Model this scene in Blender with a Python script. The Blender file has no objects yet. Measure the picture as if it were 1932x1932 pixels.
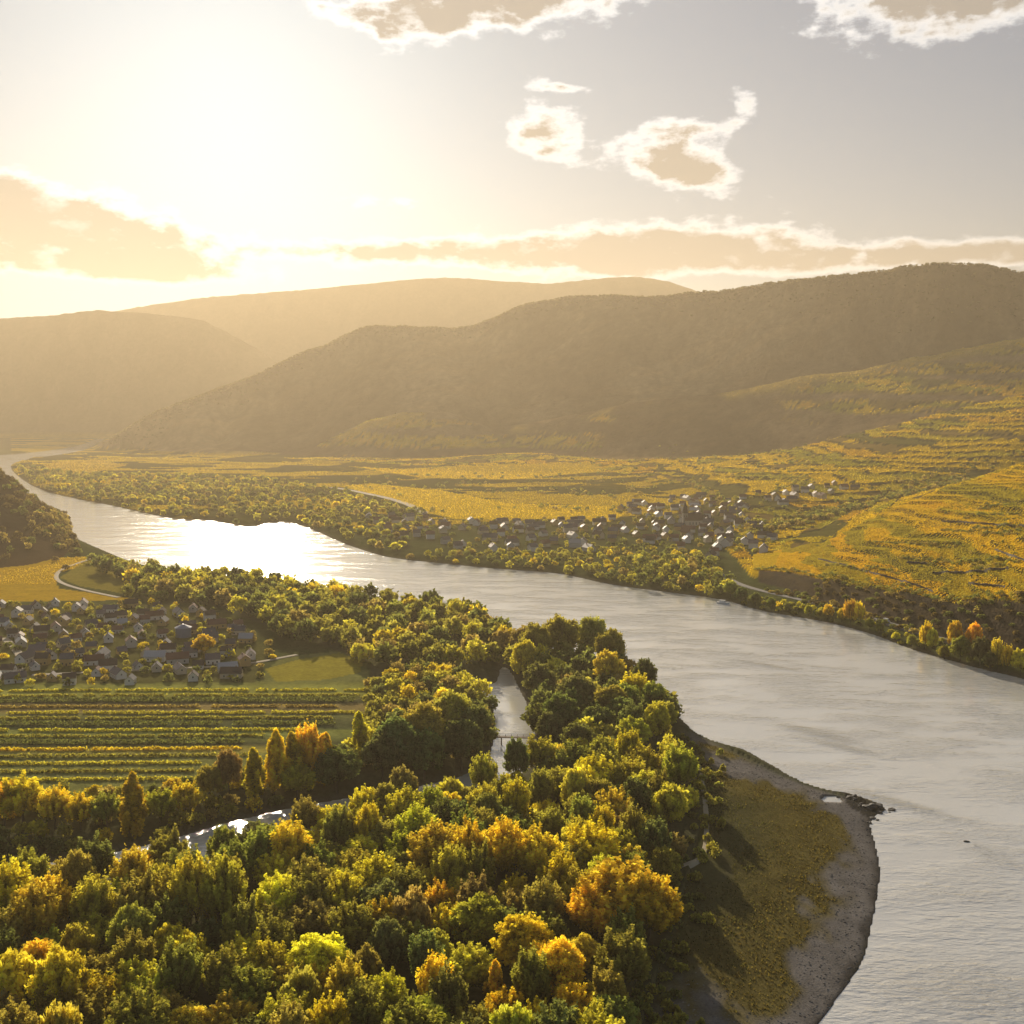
import bpy, math, random
import numpy as np
from mathutils import Vector, Euler

rng = np.random.default_rng(7)
random.seed(7)
sc = bpy.context.scene
col = sc.collection

# ------------------------------------------------------------------ camera
W, F, YH, H = 1932.0, 2072.0, 770.0, 150.0          # survey frame, focal length, horizon row, eye height above the river
PITCH = math.atan((W / 2 - YH) / F)
cam_d = bpy.data.cameras.new('camera')
cam = bpy.data.objects.new('camera', cam_d)
col.objects.link(cam)
cam.location = (0, 0, H)
cam.rotation_euler = (math.radians(90) - PITCH, 0, 0)
cam_d.angle = 2 * math.atan(W / 2 / F)
cam_d.clip_start = 1.0
cam_d.clip_end = 60000
sc.camera = cam
CP, SP = math.cos(PITCH), math.sin(PITCH)


def ray(px, py):
    a, b = (px - W / 2) / F, (W / 2 - py) / F
    return a, CP + b * SP, -SP + b * CP


def at_depth(px, py, d):
    a, c, e = ray(px, py)
    return a / c * d, d, H + e / c * d


def ground(px, py, z=4.0):
    a, c, e = ray(px, py)
    s = (z - H) / e
    return a * s, c * s


def project(X, Y, Z):
    zc = Z - H
    f = Y * CP - zc * SP
    u = Y * SP + zc * CP
    return W / 2 + F * X / f, W / 2 - F * u / f


# ------------------------------------------------------------------ sun and sky
SUN_PX = (435, 40)
sx, sy, sz = ray(*SUN_PX)
SUN = Vector((sx, sy, sz)).normalized()
SUN_EL = math.asin(SUN.z)
SUN_AZ = math.atan2(SUN.x, SUN.y)
sun_d = bpy.data.lights.new('sun', 'SUN')
sun_d.energy = 3.2
sun_d.angle = math.radians(0.5)
sun_d.color = (1.0, 0.85, 0.64)
sun = bpy.data.objects.new('sun', sun_d)
sun.rotation_euler = SUN.to_track_quat('Z', 'Y').to_euler()
sun.location = (0, 0, 400)
col.objects.link(sun)

EXPOSURE = 1.08
SKY_STRENGTH = 0.06


class NT:
    """small helper for node trees"""
    def __init__(self, tree):
        self.t = tree
        tree.nodes.clear()

    def n(self, typ, **kw):
        nd = self.t.nodes.new(typ)
        for k, v in kw.items():
            setattr(nd, k, v)
        return nd

    def link(self, a, b):
        self.t.links.new(a, b)

    def put(self, sock, v):
        if isinstance(v, bpy.types.NodeSocket):
            self.link(v, sock)
        else:
            sock.default_value = v

    def m(self, op, a, b=None, c=None, clamp=False):
        nd = self.n('ShaderNodeMath', operation=op, use_clamp=clamp)
        self.put(nd.inputs[0], a)
        if b is not None:
            self.put(nd.inputs[1], b)
        if c is not None:
            self.put(nd.inputs[2], c)
        return nd.outputs[0]

    def step(self, v, lo, hi):
        nd = self.n('ShaderNodeMapRange', interpolation_type='SMOOTHSTEP')
        self.put(nd.inputs[0], v)
        nd.inputs[1].default_value, nd.inputs[2].default_value = lo, hi
        return nd.outputs[0]

    def mix(self, f, a, b, blend='MIX'):
        nd = self.n('ShaderNodeMix', data_type='RGBA', blend_type=blend)
        self.put(nd.inputs[0], f)
        for s, v in ((nd.inputs[6], a), (nd.inputs[7], b)):
            if isinstance(v, tuple):
                v = (*v, 1.0) if len(v) == 3 else v
            self.put(s, v)
        return nd.outputs[2]

    def noise(self, vec, scale, detail=4, rough=0.55, dim='3D'):
        nd = self.n('ShaderNodeTexNoise', noise_dimensions=dim)
        if vec is not None:
            self.link(vec, nd.inputs['Vector'])
        nd.inputs['Scale'].default_value = scale
        nd.inputs['Detail'].default_value = detail
        nd.inputs['Roughness'].default_value = rough
        return nd.outputs[0]

    def comb(self, x, y, z):
        nd = self.n('ShaderNodeCombineXYZ')
        for s, v in zip(nd.inputs, (x, y, z)):
            self.put(s, v)
        return nd.outputs[0]


world = bpy.data.worlds.new('World')
sc.world = world
world.use_nodes = True
g = NT(world.node_tree)
out = g.n('ShaderNodeOutputWorld')
bg = g.n('ShaderNodeBackground')
bg.inputs[1].default_value = SKY_STRENGTH
g.link(bg.outputs[0], out.inputs[0])
sky = g.n('ShaderNodeTexSky', sky_type='NISHITA')
sky.sun_disc = False
sky.sun_elevation = SUN_EL
sky.sun_rotation = SUN_AZ
sky.altitude = 200
sky.air_density = 1.0
sky.dust_density = 0.7
sky.ozone_density = 1.0
tc = g.n('ShaderNodeTexCoord')
sep = g.n('ShaderNodeSeparateXYZ')
g.link(tc.outputs['Generated'], sep.inputs[0])
AZ = g.m('ARCTAN2', sep.outputs[0], sep.outputs[1])
EL = g.m('ARCSINE', sep.outputs[2])
dot = g.n('ShaderNodeVectorMath', operation='DOT_PRODUCT')
g.link(tc.outputs['Generated'], dot.inputs[0])
dot.inputs[1].default_value = SUN
SUNDOT = dot.outputs['Value']


def azel(px, py):
    a, c, e = ray(px, py)
    n = math.sqrt(a * a + c * c + e * e)
    return math.atan2(a, c), math.asin(e / n)


# where the clouds stand in the sky: (px, py, half width, half height, tilt degrees, weight)
CLOUDS = [
    (1025, 252, 72, 58, 0, .62), (1250, 290, 108, 54, -12, .68), (1340, 330, 84, 30, -12, .40),
    (1410, 196, 40, 26, 0, .40), (1392, 228, 22, 16, 0, .24), (1050, 163, 70, 11, -3, .44), (1315, 240, 60, 16, 0, .30), (1600, 195, 40, 14, 0, .26),
    (1150, 476, 320, 46, 0, .80), (1320, 456, 170, 28, 0, .40), (1650, 486, 330, 26, 1, .54), (1900, 478, 160, 28, 0, .50),
    (-10, 400, 360, 62, -6, .95), (190, 505, 260, 24, -2, .62),
    (1000, -5, 260, 56, 8, .74), (740, 20, 170, 44, 0, .40), (1800, -8, 240, 62, 0, .85),
    (720, 380, 100, 22, 0, .44), (700, 475, 240, 22, 0, .46), (-500, 300, 300, 80, 0, .5), (2500, 200, 300, 90, 0, .5),
]


def cloud_field(az, el):
    vec = g.comb(g.m('MULTIPLY', az, 1.0), g.m('MULTIPLY', el, 1.9), 0.0)
    n1 = g.noise(vec, 14.0, 5, 0.60)
    n2 = g.noise(vec, 40.0, 4, 0.62)
    acc = None
    for px, py, w, h, tilt, amp in CLOUDS:
        a0, e0 = azel(px, py)
        ca, sa = math.cos(math.radians(tilt)), math.sin(math.radians(tilt))
        da, de = g.m('SUBTRACT', az, a0), g.m('SUBTRACT', el, e0)
        u = g.m('ADD', g.m('MULTIPLY', da, ca * F / w), g.m('MULTIPLY', de, sa * F / w))
        v = g.m('ADD', g.m('MULTIPLY', da, -sa * F / h), g.m('MULTIPLY', de, ca * F / h))
        q = g.m('ADD', g.m('MULTIPLY', u, u), g.m('MULTIPLY', v, v))
        b = g.m('MULTIPLY', g.m('EXPONENT', g.m('MULTIPLY', q, -0.9)), amp)
        acc = b if acc is None else g.m('ADD', acc, b)
    n = g.m('ADD', g.m('MULTIPLY', g.m('SUBTRACT', n1, 0.5), 0.95), g.m('MULTIPLY', g.m('SUBTRACT', n2, 0.5), 0.70))
    return g.m('SUBTRACT', g.m('ADD', n, acc), 0.35)


D0 = cloud_field(AZ, EL)
cover = g.step(D0, -0.08, 0.22)
soft = g.noise(g.comb(AZ, g.m('MULTIPLY', EL, 1.7), 3.0), 22.0, 5, 0.6)
thick = g.m('MULTIPLY', g.step(D0, 0.0, 0.44), g.m('ADD', g.step(soft, 0.22, 0.70), 0.62), clamp=True)
near = g.step(SUNDOT, math.cos(math.radians(62)), math.cos(math.radians(4)))
K = 1 / SKY_STRENGTH
hsv = g.n('ShaderNodeHueSaturation')
hsv.inputs['Saturation'].default_value = 0.75
hsv.inputs['Value'].default_value = 0.39
g.link(sky.outputs[0], hsv.inputs['Color'])
skyc = g.mix(0.15, g.mix(1.0, hsv.outputs[0], (0.73, 0.99, 1.28), 'MULTIPLY'), (0.16 * K, 0.19 * K, 0.215 * K))
rim = g.mix(near, (0.44 * K, 0.44 * K, 0.43 * K), (0.66 * K, 0.68 * K, 0.70 * K))
core = g.mix(near, (0.16 * K, 0.145 * K, 0.135 * K), (0.155 * K, 0.15 * K, 0.145 * K))
cloudc = g.mix(thick, rim, core)
up = g.step(EL, -0.02, 0.02)
final = g.mix(g.m('MULTIPLY', g.m('MULTIPLY', cover, 0.93), up), skyc, cloudc)
g.link(final, bg.inputs[0])

world.cycles.sampling_method = 'MANUAL'
world.cycles.sample_map_resolution = 256
sc.view_settings.view_transform = 'Standard'
sc.view_settings.look = 'None'
sc.view_settings.gamma = 1.0
sc.view_settings.use_curve_mapping = False
sc.view_settings.exposure = EXPOSURE
sc.render.engine = 'CYCLES'
cy = sc.cycles
cy.use_denoising = True
cy.max_bounces = 6
cy.diffuse_bounces = 4
cy.glossy_bounces = 2
cy.transmission_bounces = 3
cy.transparent_max_bounces = 6
cy.volume_bounces = 0
cy.caustics_reflective = False
cy.caustics_refractive = False
cy.sample_clamp_indirect = 4.0
cy.use_adaptive_sampling = True
cy.adaptive_threshold = 0.015


# ------------------------------------------------------------------ numeric helpers
def chaikin(pts, n=2, closed=True):
    p = np.array(pts, float)
    for _ in range(n):
        if closed:
            q = np.roll(p, -1, 0)
            p = np.stack([0.75 * p + 0.25 * q, 0.25 * p + 0.75 * q], 1).reshape(-1, 2)
        else:
            a, b = p[:-1], p[1:]
            mid = np.stack([0.75 * a + 0.25 * b, 0.25 * a + 0.75 * b], 1).reshape(-1, 2)
            p = np.vstack([p[:1], mid, p[-1:]])
    return p


def inside(poly, X, Y):
    r = np.zeros(X.shape, bool)
    x1, y1 = poly[-1]
    for x2, y2 in poly:
        c = (y2 > Y) != (y1 > Y)
        with np.errstate(divide='ignore', invalid='ignore'):
            r ^= c & (X < (x1 - x2) * (Y - y2) / (y1 - y2) + x2)
        x1, y1 = x2, y2
    return r


def seg_dist(poly, X, Y, closed=True):
    best = np.full(X.shape, 1e18)
    n = len(poly)
    for i in range(n if closed else n - 1):
        ax, ay = poly[i]
        bx, by = poly[(i + 1) % n]
        dx, dy = bx - ax, by - ay
        L = dx * dx + dy * dy + 1e-9
        s = np.clip(((X - ax) * dx + (Y - ay) * dy) / L, 0, 1)
        d = (X - ax - s * dx) ** 2 + (Y - ay - s * dy) ** 2
        np.minimum(best, d, out=best)
    return np.sqrt(best)


_H = np.random.default_rng(3).random((512, 512))


def vnoise(x, y):
    xi, yi = np.floor(x).astype(int), np.floor(y).astype(int)
    fx, fy = x - xi, y - yi
    fx, fy = fx * fx * (3 - 2 * fx), fy * fy * (3 - 2 * fy)
    a, b = _H[xi % 512, yi % 512], _H[(xi + 1) % 512, yi % 512]
    c, d = _H[xi % 512, (yi + 1) % 512], _H[(xi + 1) % 512, (yi + 1) % 512]
    return (a * (1 - fx) + b * fx) * (1 - fy) + (c * (1 - fx) + d * fx) * fy


def fbm(x, y, octs=4, gain=0.5):
    v, a, s = 0, 1, 0
    for i in range(octs):
        v = v + a * vnoise(x * 2 ** i + 17.3 * i, y * 2 ** i + 5.1 * i)
        s += a
        a *= gain
    return v / s


def sstep(v, lo, hi):
    t = np.clip((v - lo) / (hi - lo), 0, 1)
    return t * t * (3 - 2 * t)


def G(pts, z=0.0):
    return np.array([ground(x, y, z) for x, y in pts])


# ------------------------------------------------------------------ river outline (surveyed on the water level)
FAR_BANK = [(193, 825), (150, 841), (100, 850), (30, 857), (-60, 862)]
RIVER_PX = (FAR_BANK + [(-260, 880), (-150, 905), (0, 900), (36, 928), (73, 960), (109, 990), (135, 1012), (175, 1030),
            (250, 1062), (330, 1078), (430, 1088), (520, 1096), (620, 1112), (720, 1130), (800, 1142), (880, 1158), (945, 1190),
            (1000, 1214), (1100, 1236), (1190, 1274), (1245, 1318), (1290, 1362), (1310, 1380), (1345, 1398), (1398, 1411), (1450, 1440), (1505, 1472),
            (1560, 1490), (1610, 1498), (1682, 1524), (1648, 1541), (1640, 1556), (1654, 1600), (1662, 1642), (1655, 1695),
            (1642, 1760), (1630, 1815), (1590, 1870), (1545, 1932), (1490, 2010), (1440, 2150), (1420, 2400),
            (4000, 2400), (4200, 1700), (2800, 1480), (2300, 1370), (1932, 1281), (1851, 1262), (1781, 1243), (1711, 1222), (1652, 1198),
            (1572, 1176), (1516, 1166), (1432, 1152), (1362, 1130), (1258, 1117), (1150, 1103), (1078, 1086), (1041, 1080), (921, 1072),
            (866, 1066), (742, 1054), (690, 1040), (640, 1022), (600, 1003), (569, 990), (536, 984), (505, 986), (474, 995), (440, 990),
            (400, 981), (340, 980), (290, 972), (219, 955), (142, 941), (73, 924), (35, 900), (18, 882), (26, 873), (60, 866), (120, 858), (165, 848), (197, 831)])
RIVER = chaikin(G(RIVER_PX), 1)
ARM_PX = [(945, 1256), (962, 1262), (985, 1310), (1005, 1352), (1016, 1415), (995, 1455), (910, 1500), (780, 1532), (620, 1566), (480, 1606), (330, 1652),
          (150, 1677), (-200, 1722), (-200, 1672), (60, 1632), (200, 1612), (300, 1590), (430, 1552), (560, 1522), (680, 1502), (800, 1482),
          (890, 1460), (932, 1420), (934, 1335), (912, 1305), (870, 1280), (875, 1268), (915, 1290), (938, 1290)]
ARM = chaikin(G(ARM_PX), 1)
POOL = chaikin(G([(1545, 1506), (1570, 1502), (1592, 1510), (1585, 1517), (1555, 1517)]), 1)

# ------------------------------------------------------------------ terrain
NTc, NTr = 660, 720
tcol = np.concatenate([np.linspace(-1.3, -0.52, 60)[:-1], np.linspace(-0.52, 0.52, NTc - 118), np.linspace(0.52, 1.3, 60)[1:]])
NTc = len(tcol)
LD0, LD1 = math.log(60), math.log(5600)
lrow = np.concatenate([np.linspace(LD0, math.log(240), 40)[:-1], np.linspace(math.log(240), LD1, NTr - 39)])
NTr = len(lrow)
drow = np.exp(lrow)
T, Dp = np.meshgrid(tcol, drow)
TX, TY = T * Dp, Dp


def line(pts):
    """a feature line of the hills: (px, py, depth) -> depth and height as functions of bearing"""
    p = np.array([at_depth(*q) for q in pts])
    t = p[:, 0] / p[:, 1]
    o = np.argsort(t)
    return t[o], p[o, 1], p[o, 2]


def flatline(pts):
    """(px, depth, height)"""
    t = [at_depth(px, 900, d)[0] / d for px, d, z in pts]
    return np.array(t), np.array([q[1] for q in pts], float), np.array([q[2] for q in pts], float)


def gl(pts, z=5.0):
    out = []
    for px, py in pts:
        x, y = ground(px, py, z)
        out.append((px, y, z))
    return flatline(out)


L_foot = gl([(120, 864), (170, 863), (400, 874), (600, 884), (800, 905), (1000, 912), (1150, 925), (1300, 985), (1420, 1090), (1470, 1100), (1560, 1131), (1700, 1174), (1800, 1203), (1932, 1238), (2300, 1335)])
L_scarp = line([(120, 865, 3500), (170, 862, 3480), (400, 872, 3050), (600, 881, 2800), (800, 899, 2350), (1000, 903, 2330), (1150, 908, 2200), (1300, 960, 1720), (1420, 1084, 955), (1470, 1086, 935), (1560, 1098, 855), (1700, 1124, 766), (1800, 1142, 716), (1932, 1136, 668), (2300, 1145, 590)])
L_crestA = line([(120, 865, 3550), (170, 861, 3520), (400, 869, 3150), (600, 877, 2900), (800, 892, 2500), (1000, 895, 2480), (1150, 893, 2400), (1300, 935, 1850), (1420, 1056, 1080), (1470, 1046, 1080), (1560, 1026, 1090), (1700, 957, 1150), (1800, 918, 1210), (1932, 878, 1260), (2300, 790, 1350)])
L_valley = flatline([(120, 3600, 0), (170, 3560, 4), (400, 3200, 8), (600, 2950, 10), (800, 2620, 8), (1000, 2600, 14), (1150, 2480, 12), (1300, 2000, 8), (1420, 1250, 6), (1470, 1300, 5), (1560, 1420, 6), (1700, 1560, 20), (1800, 1620, 34), (1932, 1680, 52), (2300, 1750, 100)])
L_crestB = line([(120, 865, 3650), (170, 859, 3600), (400, 866, 3240), (600, 868, 3020), (800, 870, 2850), (1000, 856, 2820), (1150, 872, 2580), (1300, 868, 2480), (1420, 862, 2420), (1500, 848, 2360), (1700, 798, 2260), (1932, 743, 2200), (2300, 680, 2200)])


def behind(L, dd, f):
    return L[0], L[1] + dd, L[2] * f


L_crestE = line([(120, 865, 3700), (170, 858, 3640), (400, 850, 3380), (560, 858, 3280), (590, 848, 3280), (690, 795, 3260), (760, 776, 3240), (850, 777, 3220), (925, 808, 3150), (1000, 800, 3120), (1200, 756, 3000), (1400, 732, 2900), (1600, 695, 2820), (1800, 655, 2760), (1932, 632, 2720), (2300, 600, 2700)])
L_crestD = line([(100, 875, 3800), (150, 866, 3760), (172, 856, 3740), (230, 818, 3800), (290, 780, 3860), (400, 735, 4000), (500, 700, 4080), (600, 660, 4160), (650, 632, 4180), (690, 615, 4180), (760, 613, 4180), (900, 608, 4160), (950, 588, 4120), (1000, 570, 4100), (1060, 558, 4050), (1100, 554, 4000), (1250, 556, 3850), (1340, 545, 3720), (1500, 527, 3450), (1650, 509, 3250), (1760, 499, 3120), (1850, 506, 3100), (1932, 516, 3100), (2100, 530, 3100), (2300, 540, 3100)])
FEATURES = [L_foot, L_scarp, L_crestA, L_valley, L_crestB, behind(L_crestB, 130, 0.86), L_crestE, behind(L_crestE, 160, 0.84), L_crestD, behind(L_crestD, 260, 0.90), behind(L_crestD, 1300, 0.0)]


def hill_height(T, Dp, X, Y):
    fd = [np.interp(tcol, L[0], L[1]) for L in FEATURES]
    fz = [np.interp(tcol, L[0], L[2]) for L in FEATURES]
    for i in range(1, len(fd)):
        fd[i] = np.maximum(fd[i], fd[i - 1] + 8)
    fd, fz = np.array(fd), np.array(fz)
    z = np.zeros_like(T)
    for j in range(len(tcol)):
        z[:, j] = np.interp(Dp[:, j], fd[:, j], fz[:, j], left=0, right=-5)
    return z, fd, fz


Zh, FD, FZ = hill_height(T, Dp, TX, TY)
# soften the creases a little
for _ in range(3):
    Zh[1:-1] = 0.25 * Zh[:-2] + 0.5 * Zh[1:-1] + 0.25 * Zh[2:]
for _ in range(3):
    Zh[:, 1:-1] = 0.25 * Zh[:, :-2] + 0.5 * Zh[:, 1:-1] + 0.25 * Zh[:, 2:]
hi = sstep(Zh, 25, 220)
# gullies and knolls, running down the slopes
gul = np.abs(fbm(TX / 420 + 3, TY / 1500 + TX / 2200, 4) - 0.5) * 2
Zh += hi * (fbm(TX / 260, TY / 400, 4) - 0.5) * 46 * sstep(Zh, 20, 300)
mid_slope = np.zeros_like(Zh)
dE, dD = FD[7][None, :], FD[8][None, :]
mid_slope = sstep(Dp, dE, dE + 0.35 * (dD - dE)) * (1 - sstep(Dp, dE + 0.7 * (dD - dE), dD))
Zh -= mid_slope * (0.5 - gul) * 110 * (FZ[8][None, :] > 60)
Zh += sstep(Zh, 6, 30) * (fbm(TX / 55, TY / 80, 3) - 0.5) * 5.0
Zh += sstep(Zh, 200, 320) * (vnoise(TX / 9, TY / 16) - 0.5) * 4.0

# valley floor with banks
sd = seg_dist(RIVER, TX, TY)
in_r = inside(RIVER, TX, TY)
sda = seg_dist(ARM, TX, TY)
in_a = inside(ARM, TX, TY)
in_p = inside(POOL, TX, TY)
BEACH = chaikin(G([(1290, 1362), (1345, 1390), (1500, 1465), (1690, 1520), (1700, 1700), (1600, 1932), (1440, 2300), (1150, 2300), (1210, 1932), (1270, 1760), (1310, 1620), (1330, 1500), (1290, 1420)], 2), 2)
beach = inside(BEACH, TX, TY)
edge_n = (fbm(TX / 6, TY / 9, 3) - 0.5)
sdn = np.maximum(sd + edge_n * np.where(beach, 5.0, 3.0), 0.0)
slope = np.where(beach, 0.055, 0.28)
flat = 0.12 + np.minimum(sdn * slope, 3.4 + 1.2 * fbm(TX / 70, TY / 90, 3))
flat = np.minimum(flat, 0.12 + np.maximum(sda + edge_n * 2, 0) * 0.30)
water = in_r | in_a | in_p
bed = -np.minimum(0.25 + np.minimum(sd, sda) * 0.15, 3.0)
plain_end = FD[0][None, :]
Zt = np.where(water, bed, flat + np.maximum(Zh, 0) * (1 - 0))
far_water = in_r
Zt = np.where(in_r | in_a, bed, Zt)
PXq = W / 2 + F * T
# the dark spur at the near bank upstream
SPT = at_depth(132, 1010, 1300)[0] / 1300
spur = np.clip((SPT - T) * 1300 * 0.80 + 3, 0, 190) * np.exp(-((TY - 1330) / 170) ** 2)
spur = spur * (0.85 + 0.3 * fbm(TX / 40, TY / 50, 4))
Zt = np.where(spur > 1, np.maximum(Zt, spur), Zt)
# terraces cut into the vineyard slopes
zt_n = Zt + 22 * (fbm(TX / 150 + 1, TY / 150, 4) - 0.5)
STEP = np.where(Dp < FD[2][None, :], 5.0, 8.0)
kq = np.floor(zt_n / STEP)
fq = zt_n / STEP - kq
tz = (kq + sstep(fq, 0.62, 1.0)) * STEP - (zt_n - Zt)
ter_w = sstep(Zh, 4, 14) * (Dp > FD[0][None, :]) * (1 - sstep(Dp, FD[4][None, :] - 20, FD[4][None, :] + 40)) * sstep(PXq, 1180, 1350) * (spur < 1)
Zt = Zt + (tz - Zt) * np.where(Dp < FD[3][None, :], 0.85, 0.5) * ter_w


def ht(x, y):
    """height of the ground at (x, y)"""
    x, y = np.asarray(x, float), np.asarray(y, float)
    t = np.clip(x / y, tcol[0], tcol[-1])
    l = np.clip(np.log(y), lrow[0], lrow[-1])
    j = np.clip(np.searchsorted(tcol, t) - 1, 0, NTc - 2)
    i = np.clip(np.searchsorted(lrow, l) - 1, 0, NTr - 2)
    u = (t - tcol[j]) / (tcol[j + 1] - tcol[j])
    v = (np.exp(l) - drow[i]) / (drow[i + 1] - drow[i])
    return (Zt[i, j] * (1 - u) + Zt[i, j + 1] * u) * (1 - v) + (Zt[i + 1, j] * (1 - u) + Zt[i + 1, j + 1] * u) * v


# ------------------------------------------------------------------ what grows where: the ground's own colours
PX, PY = project(TX, TY, Zt)


def zone(pts):
    return inside(np.array(pts, float), PX, PY)


def lay(mask, rgb, amt=1.0):
    global C
    w = (mask.astype(float) * amt)[..., None]
    C = C * (1 - w) + np.array(rgb) * w


n_a = fbm(TX / 30, TY / 45, 4)
n_b = fbm(TX / 140 + 9, TY / 60, 4)
n_c = fbm(TX / 12 + 3, TY / 16, 3)
C = np.zeros(TX.shape + (3,)) + np.array((0.075, 0.085, 0.030))
C = C * (0.7 + 0.6 * n_a[..., None])
# long vineyard plots: cells of a jittered lattice
us = TX / 75 + 1.6 * (n_b - 0.5) + 0.37 * kq
vs = np.where(ter_w > 0.3, zt_n / STEP + 0.001, TY / 55 + TX / 200 + 1.4 * (n_a - 0.5))
cid = _H[np.floor(us).astype(int) % 512, np.floor(vs).astype(int) % 512]
PLOT = np.array([(0.48, 0.31, 0.012), (0.54, 0.34, 0.010), (0.40, 0.29, 0.015), (0.28, 0.23, 0.02), (0.48, 0.27, 0.015), (0.12, 0.11, 0.03), (0.58, 0.37, 0.012), (0.20, 0.14, 0.04)])
plots = PLOT[(cid * 7.99).astype(int)] * (0.75 + 0.5 * n_c[..., None])
gapu, gapv = np.abs((us % 1) - 0.5), np.abs((vs % 1) - 0.5)
hedge = ((vs % 1) > 0.80) & (n_c > 0.40) | (gapu > 0.47) & (n_a > 0.5)
plots = np.where(hedge[..., None], np.array((0.040, 0.040, 0.018)), plots)
# slopes: vineyard below, autumn forest above
FOREST = np.array((0.150, 0.104, 0.056)) * (0.55 + 0.9 * fbm(TX / 22, TY / 34, 4)[..., None]) + np.array((0.03, 0.012, 0.0)) * sstep(n_b, 0.5, 0.7)[..., None]
FOREST = FOREST * (0.55 + 0.9 * sstep(fbm(TX / 260 + 31, TY / 420, 4), 0.32, 0.68))[..., None]
fdj = lambda k: FD[k][None, :]
is_hill = (Dp > fdj(0)) & (FZ[4][None, :] > -5) & (Zh > 1.5)
vine_w = is_hill * (1 - sstep(Dp, fdj(4) - 10, fdj(5) + 60))
C = C * (1 - vine_w[..., None]) + plots * vine_w[..., None]
for_w = is_hill * sstep(Dp, fdj(4), fdj(5) + 60)
C = C * (1 - for_w[..., None]) + FOREST * for_w[..., None]
# strips of vines high on the foothills
hs = is_hill & (Dp > fdj(5)) & (Dp < fdj(6) + 120)
strip = sstep(fbm(TX / 380 + 2, Zt / 16 + TX / 900, 3), 0.46, 0.56) * hs * sstep(fbm(TX / 420 + 7, TY / 260, 2), 0.28, 0.45)
C = C * (1 - strip[..., None]) + plots * strip[..., None]
lit_crest = hs * np.exp(-((Dp - fdj(6) + 25) / 30) ** 2) * sstep(fbm(TX / 160, TY / 300, 3), 0.36, 0.5)
C = C * (1 - lit_crest[..., None]) + np.array((0.42, 0.28, 0.05)) * lit_crest[..., None]  # sunlit edge of the vineyard crest, put into the ground colour
# the spur upstream on the near bank: brown, darkened for its shaded face
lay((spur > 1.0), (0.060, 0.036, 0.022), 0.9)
# fields on the far plain
ffl = fbm(TX / 170 + 5, TY / 90, 3)
far_plain = (~water) & (Zh < 8) & (PY < 992) & (PX > 20) & (TY > 1100) & (spur < 1)
lay(far_plain, (0.075, 0.072, 0.018), 0.9)
lay(far_plain & (ffl > 0.52), (0.44, 0.29, 0.016), 0.9)
lay(zone([(640, 918), (700, 912), (830, 925), (960, 950), (1150, 955), (1190, 965), (1150, 985), (1000, 978), (860, 980), (800, 965), (730, 938)]) & ~water, (0.58, 0.38, 0.012), 0.95)
lay(zone([(660, 880), (760, 885), (900, 878), (1120, 872), (1130, 890), (960, 905), (800, 902)]) & ~water, (0.56, 0.36, 0.012), 0.9)
lay(zone([(60, 885), (100, 872), (180, 866), (240, 878), (170, 892), (90, 898)]) & ~water, (0.42, 0.27, 0.03), 0.9)
lay(zone([(1480, 1042), (1560, 1028), (1585, 1040), (1500, 1050)]), (0.50, 0.31, 0.02), 0.9)
lay((Dp > fdj(0) - 12) & (Dp < fdj(1)) & (PX > 1430) & (PX < 2400) & ~water, (0.075, 0.060, 0.045), 0.95)  # scarp above the road, its shadow put into a dark ground colour
# left-bank plain: golden field, village gardens, strip fields
lay(zone([(-400, 1062), (60, 1055), (165, 1050), (180, 1062), (104, 1082), (110, 1110), (270, 1132), (-400, 1140)]) & (spur < 1.5), (0.50, 0.31, 0.020), 0.95)
lay(zone([(165, 1056), (230, 1060), (235, 1120), (150, 1106), (112, 1090)]), (0.26, 0.21, 0.035), 0.9)
lay(zone([(-400, 1140), (300, 1138), (440, 1160), (510, 1230), (480, 1288), (-400, 1292)]), (0.11, 0.105, 0.035), 0.9)
gr = zone([(-400, 1290), (480, 1288), (530, 1240), (640, 1228), (690, 1250), (705, 1300), (690, 1380), (600, 1430), (420, 1465), (330, 1480), (200, 1520), (-400, 1540)])
bands = np.interp(PY + 4 * (n_b - 0.5), [1285, 1297, 1316, 1319, 1326, 1330, 1342, 1350, 1358, 1375, 1379, 1390, 1405, 1410, 1416, 1424, 1480], np.arange(17))
BC = np.array([(0.13, 0.13, .04), (0.22, .22, .05), (.22, .21, .05), (.07, .07, .03), (.06, .06, .03), (.20, .15, .06), (.21, .16, .06), (.15, .15, .05), (.10, .10, .04), (.08, .09, .04), (.19, .20, .05), (.16, .17, .05), (.06, .06, .03), (.20, .18, .05), (.30, .24, .05), (.17, .17, .055), (.16, .16, .05)])
bi = np.clip(bands, 0, 15.999)
b0 = np.floor(bi).astype(int)
bf = (bi - b0)[..., None]
BCOL = 1.35 * (BC[b0] * (1 - bf) + BC[b0 + 1] * bf) * (0.75 + 0.5 * n_c[..., None])
C = np.where(gr[..., None], BCOL, C)
lay(zone([(500, 1262), (560, 1245), (640, 1232), (685, 1246), (680, 1268), (620, 1282), (520, 1286)]), (0.34, 0.28, 0.035), 0.85)
lay(zone([(808, 1216), (850, 1212), (880, 1236), (850, 1246), (815, 1238)]), (0.30, 0.44, 0.03), 1.0)
# wood floor
wood = zone([(-400, 1560), (300, 1520), (500, 1470), (690, 1400), (700, 1250), (500, 1180), (230, 1080), (600, 1110), (960, 1190), (1290, 1360), (1330, 1500), (1310, 1640), (1230, 1932), (1150, 2500), (-400, 2500)]) & ~gr
lay(wood, (0.085, 0.082, 0.045), 0.85)
lay(zone([(808, 1216), (850, 1212), (880, 1236), (850, 1246), (815, 1238)]), (0.30, 0.44, 0.03), 1.0)
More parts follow.
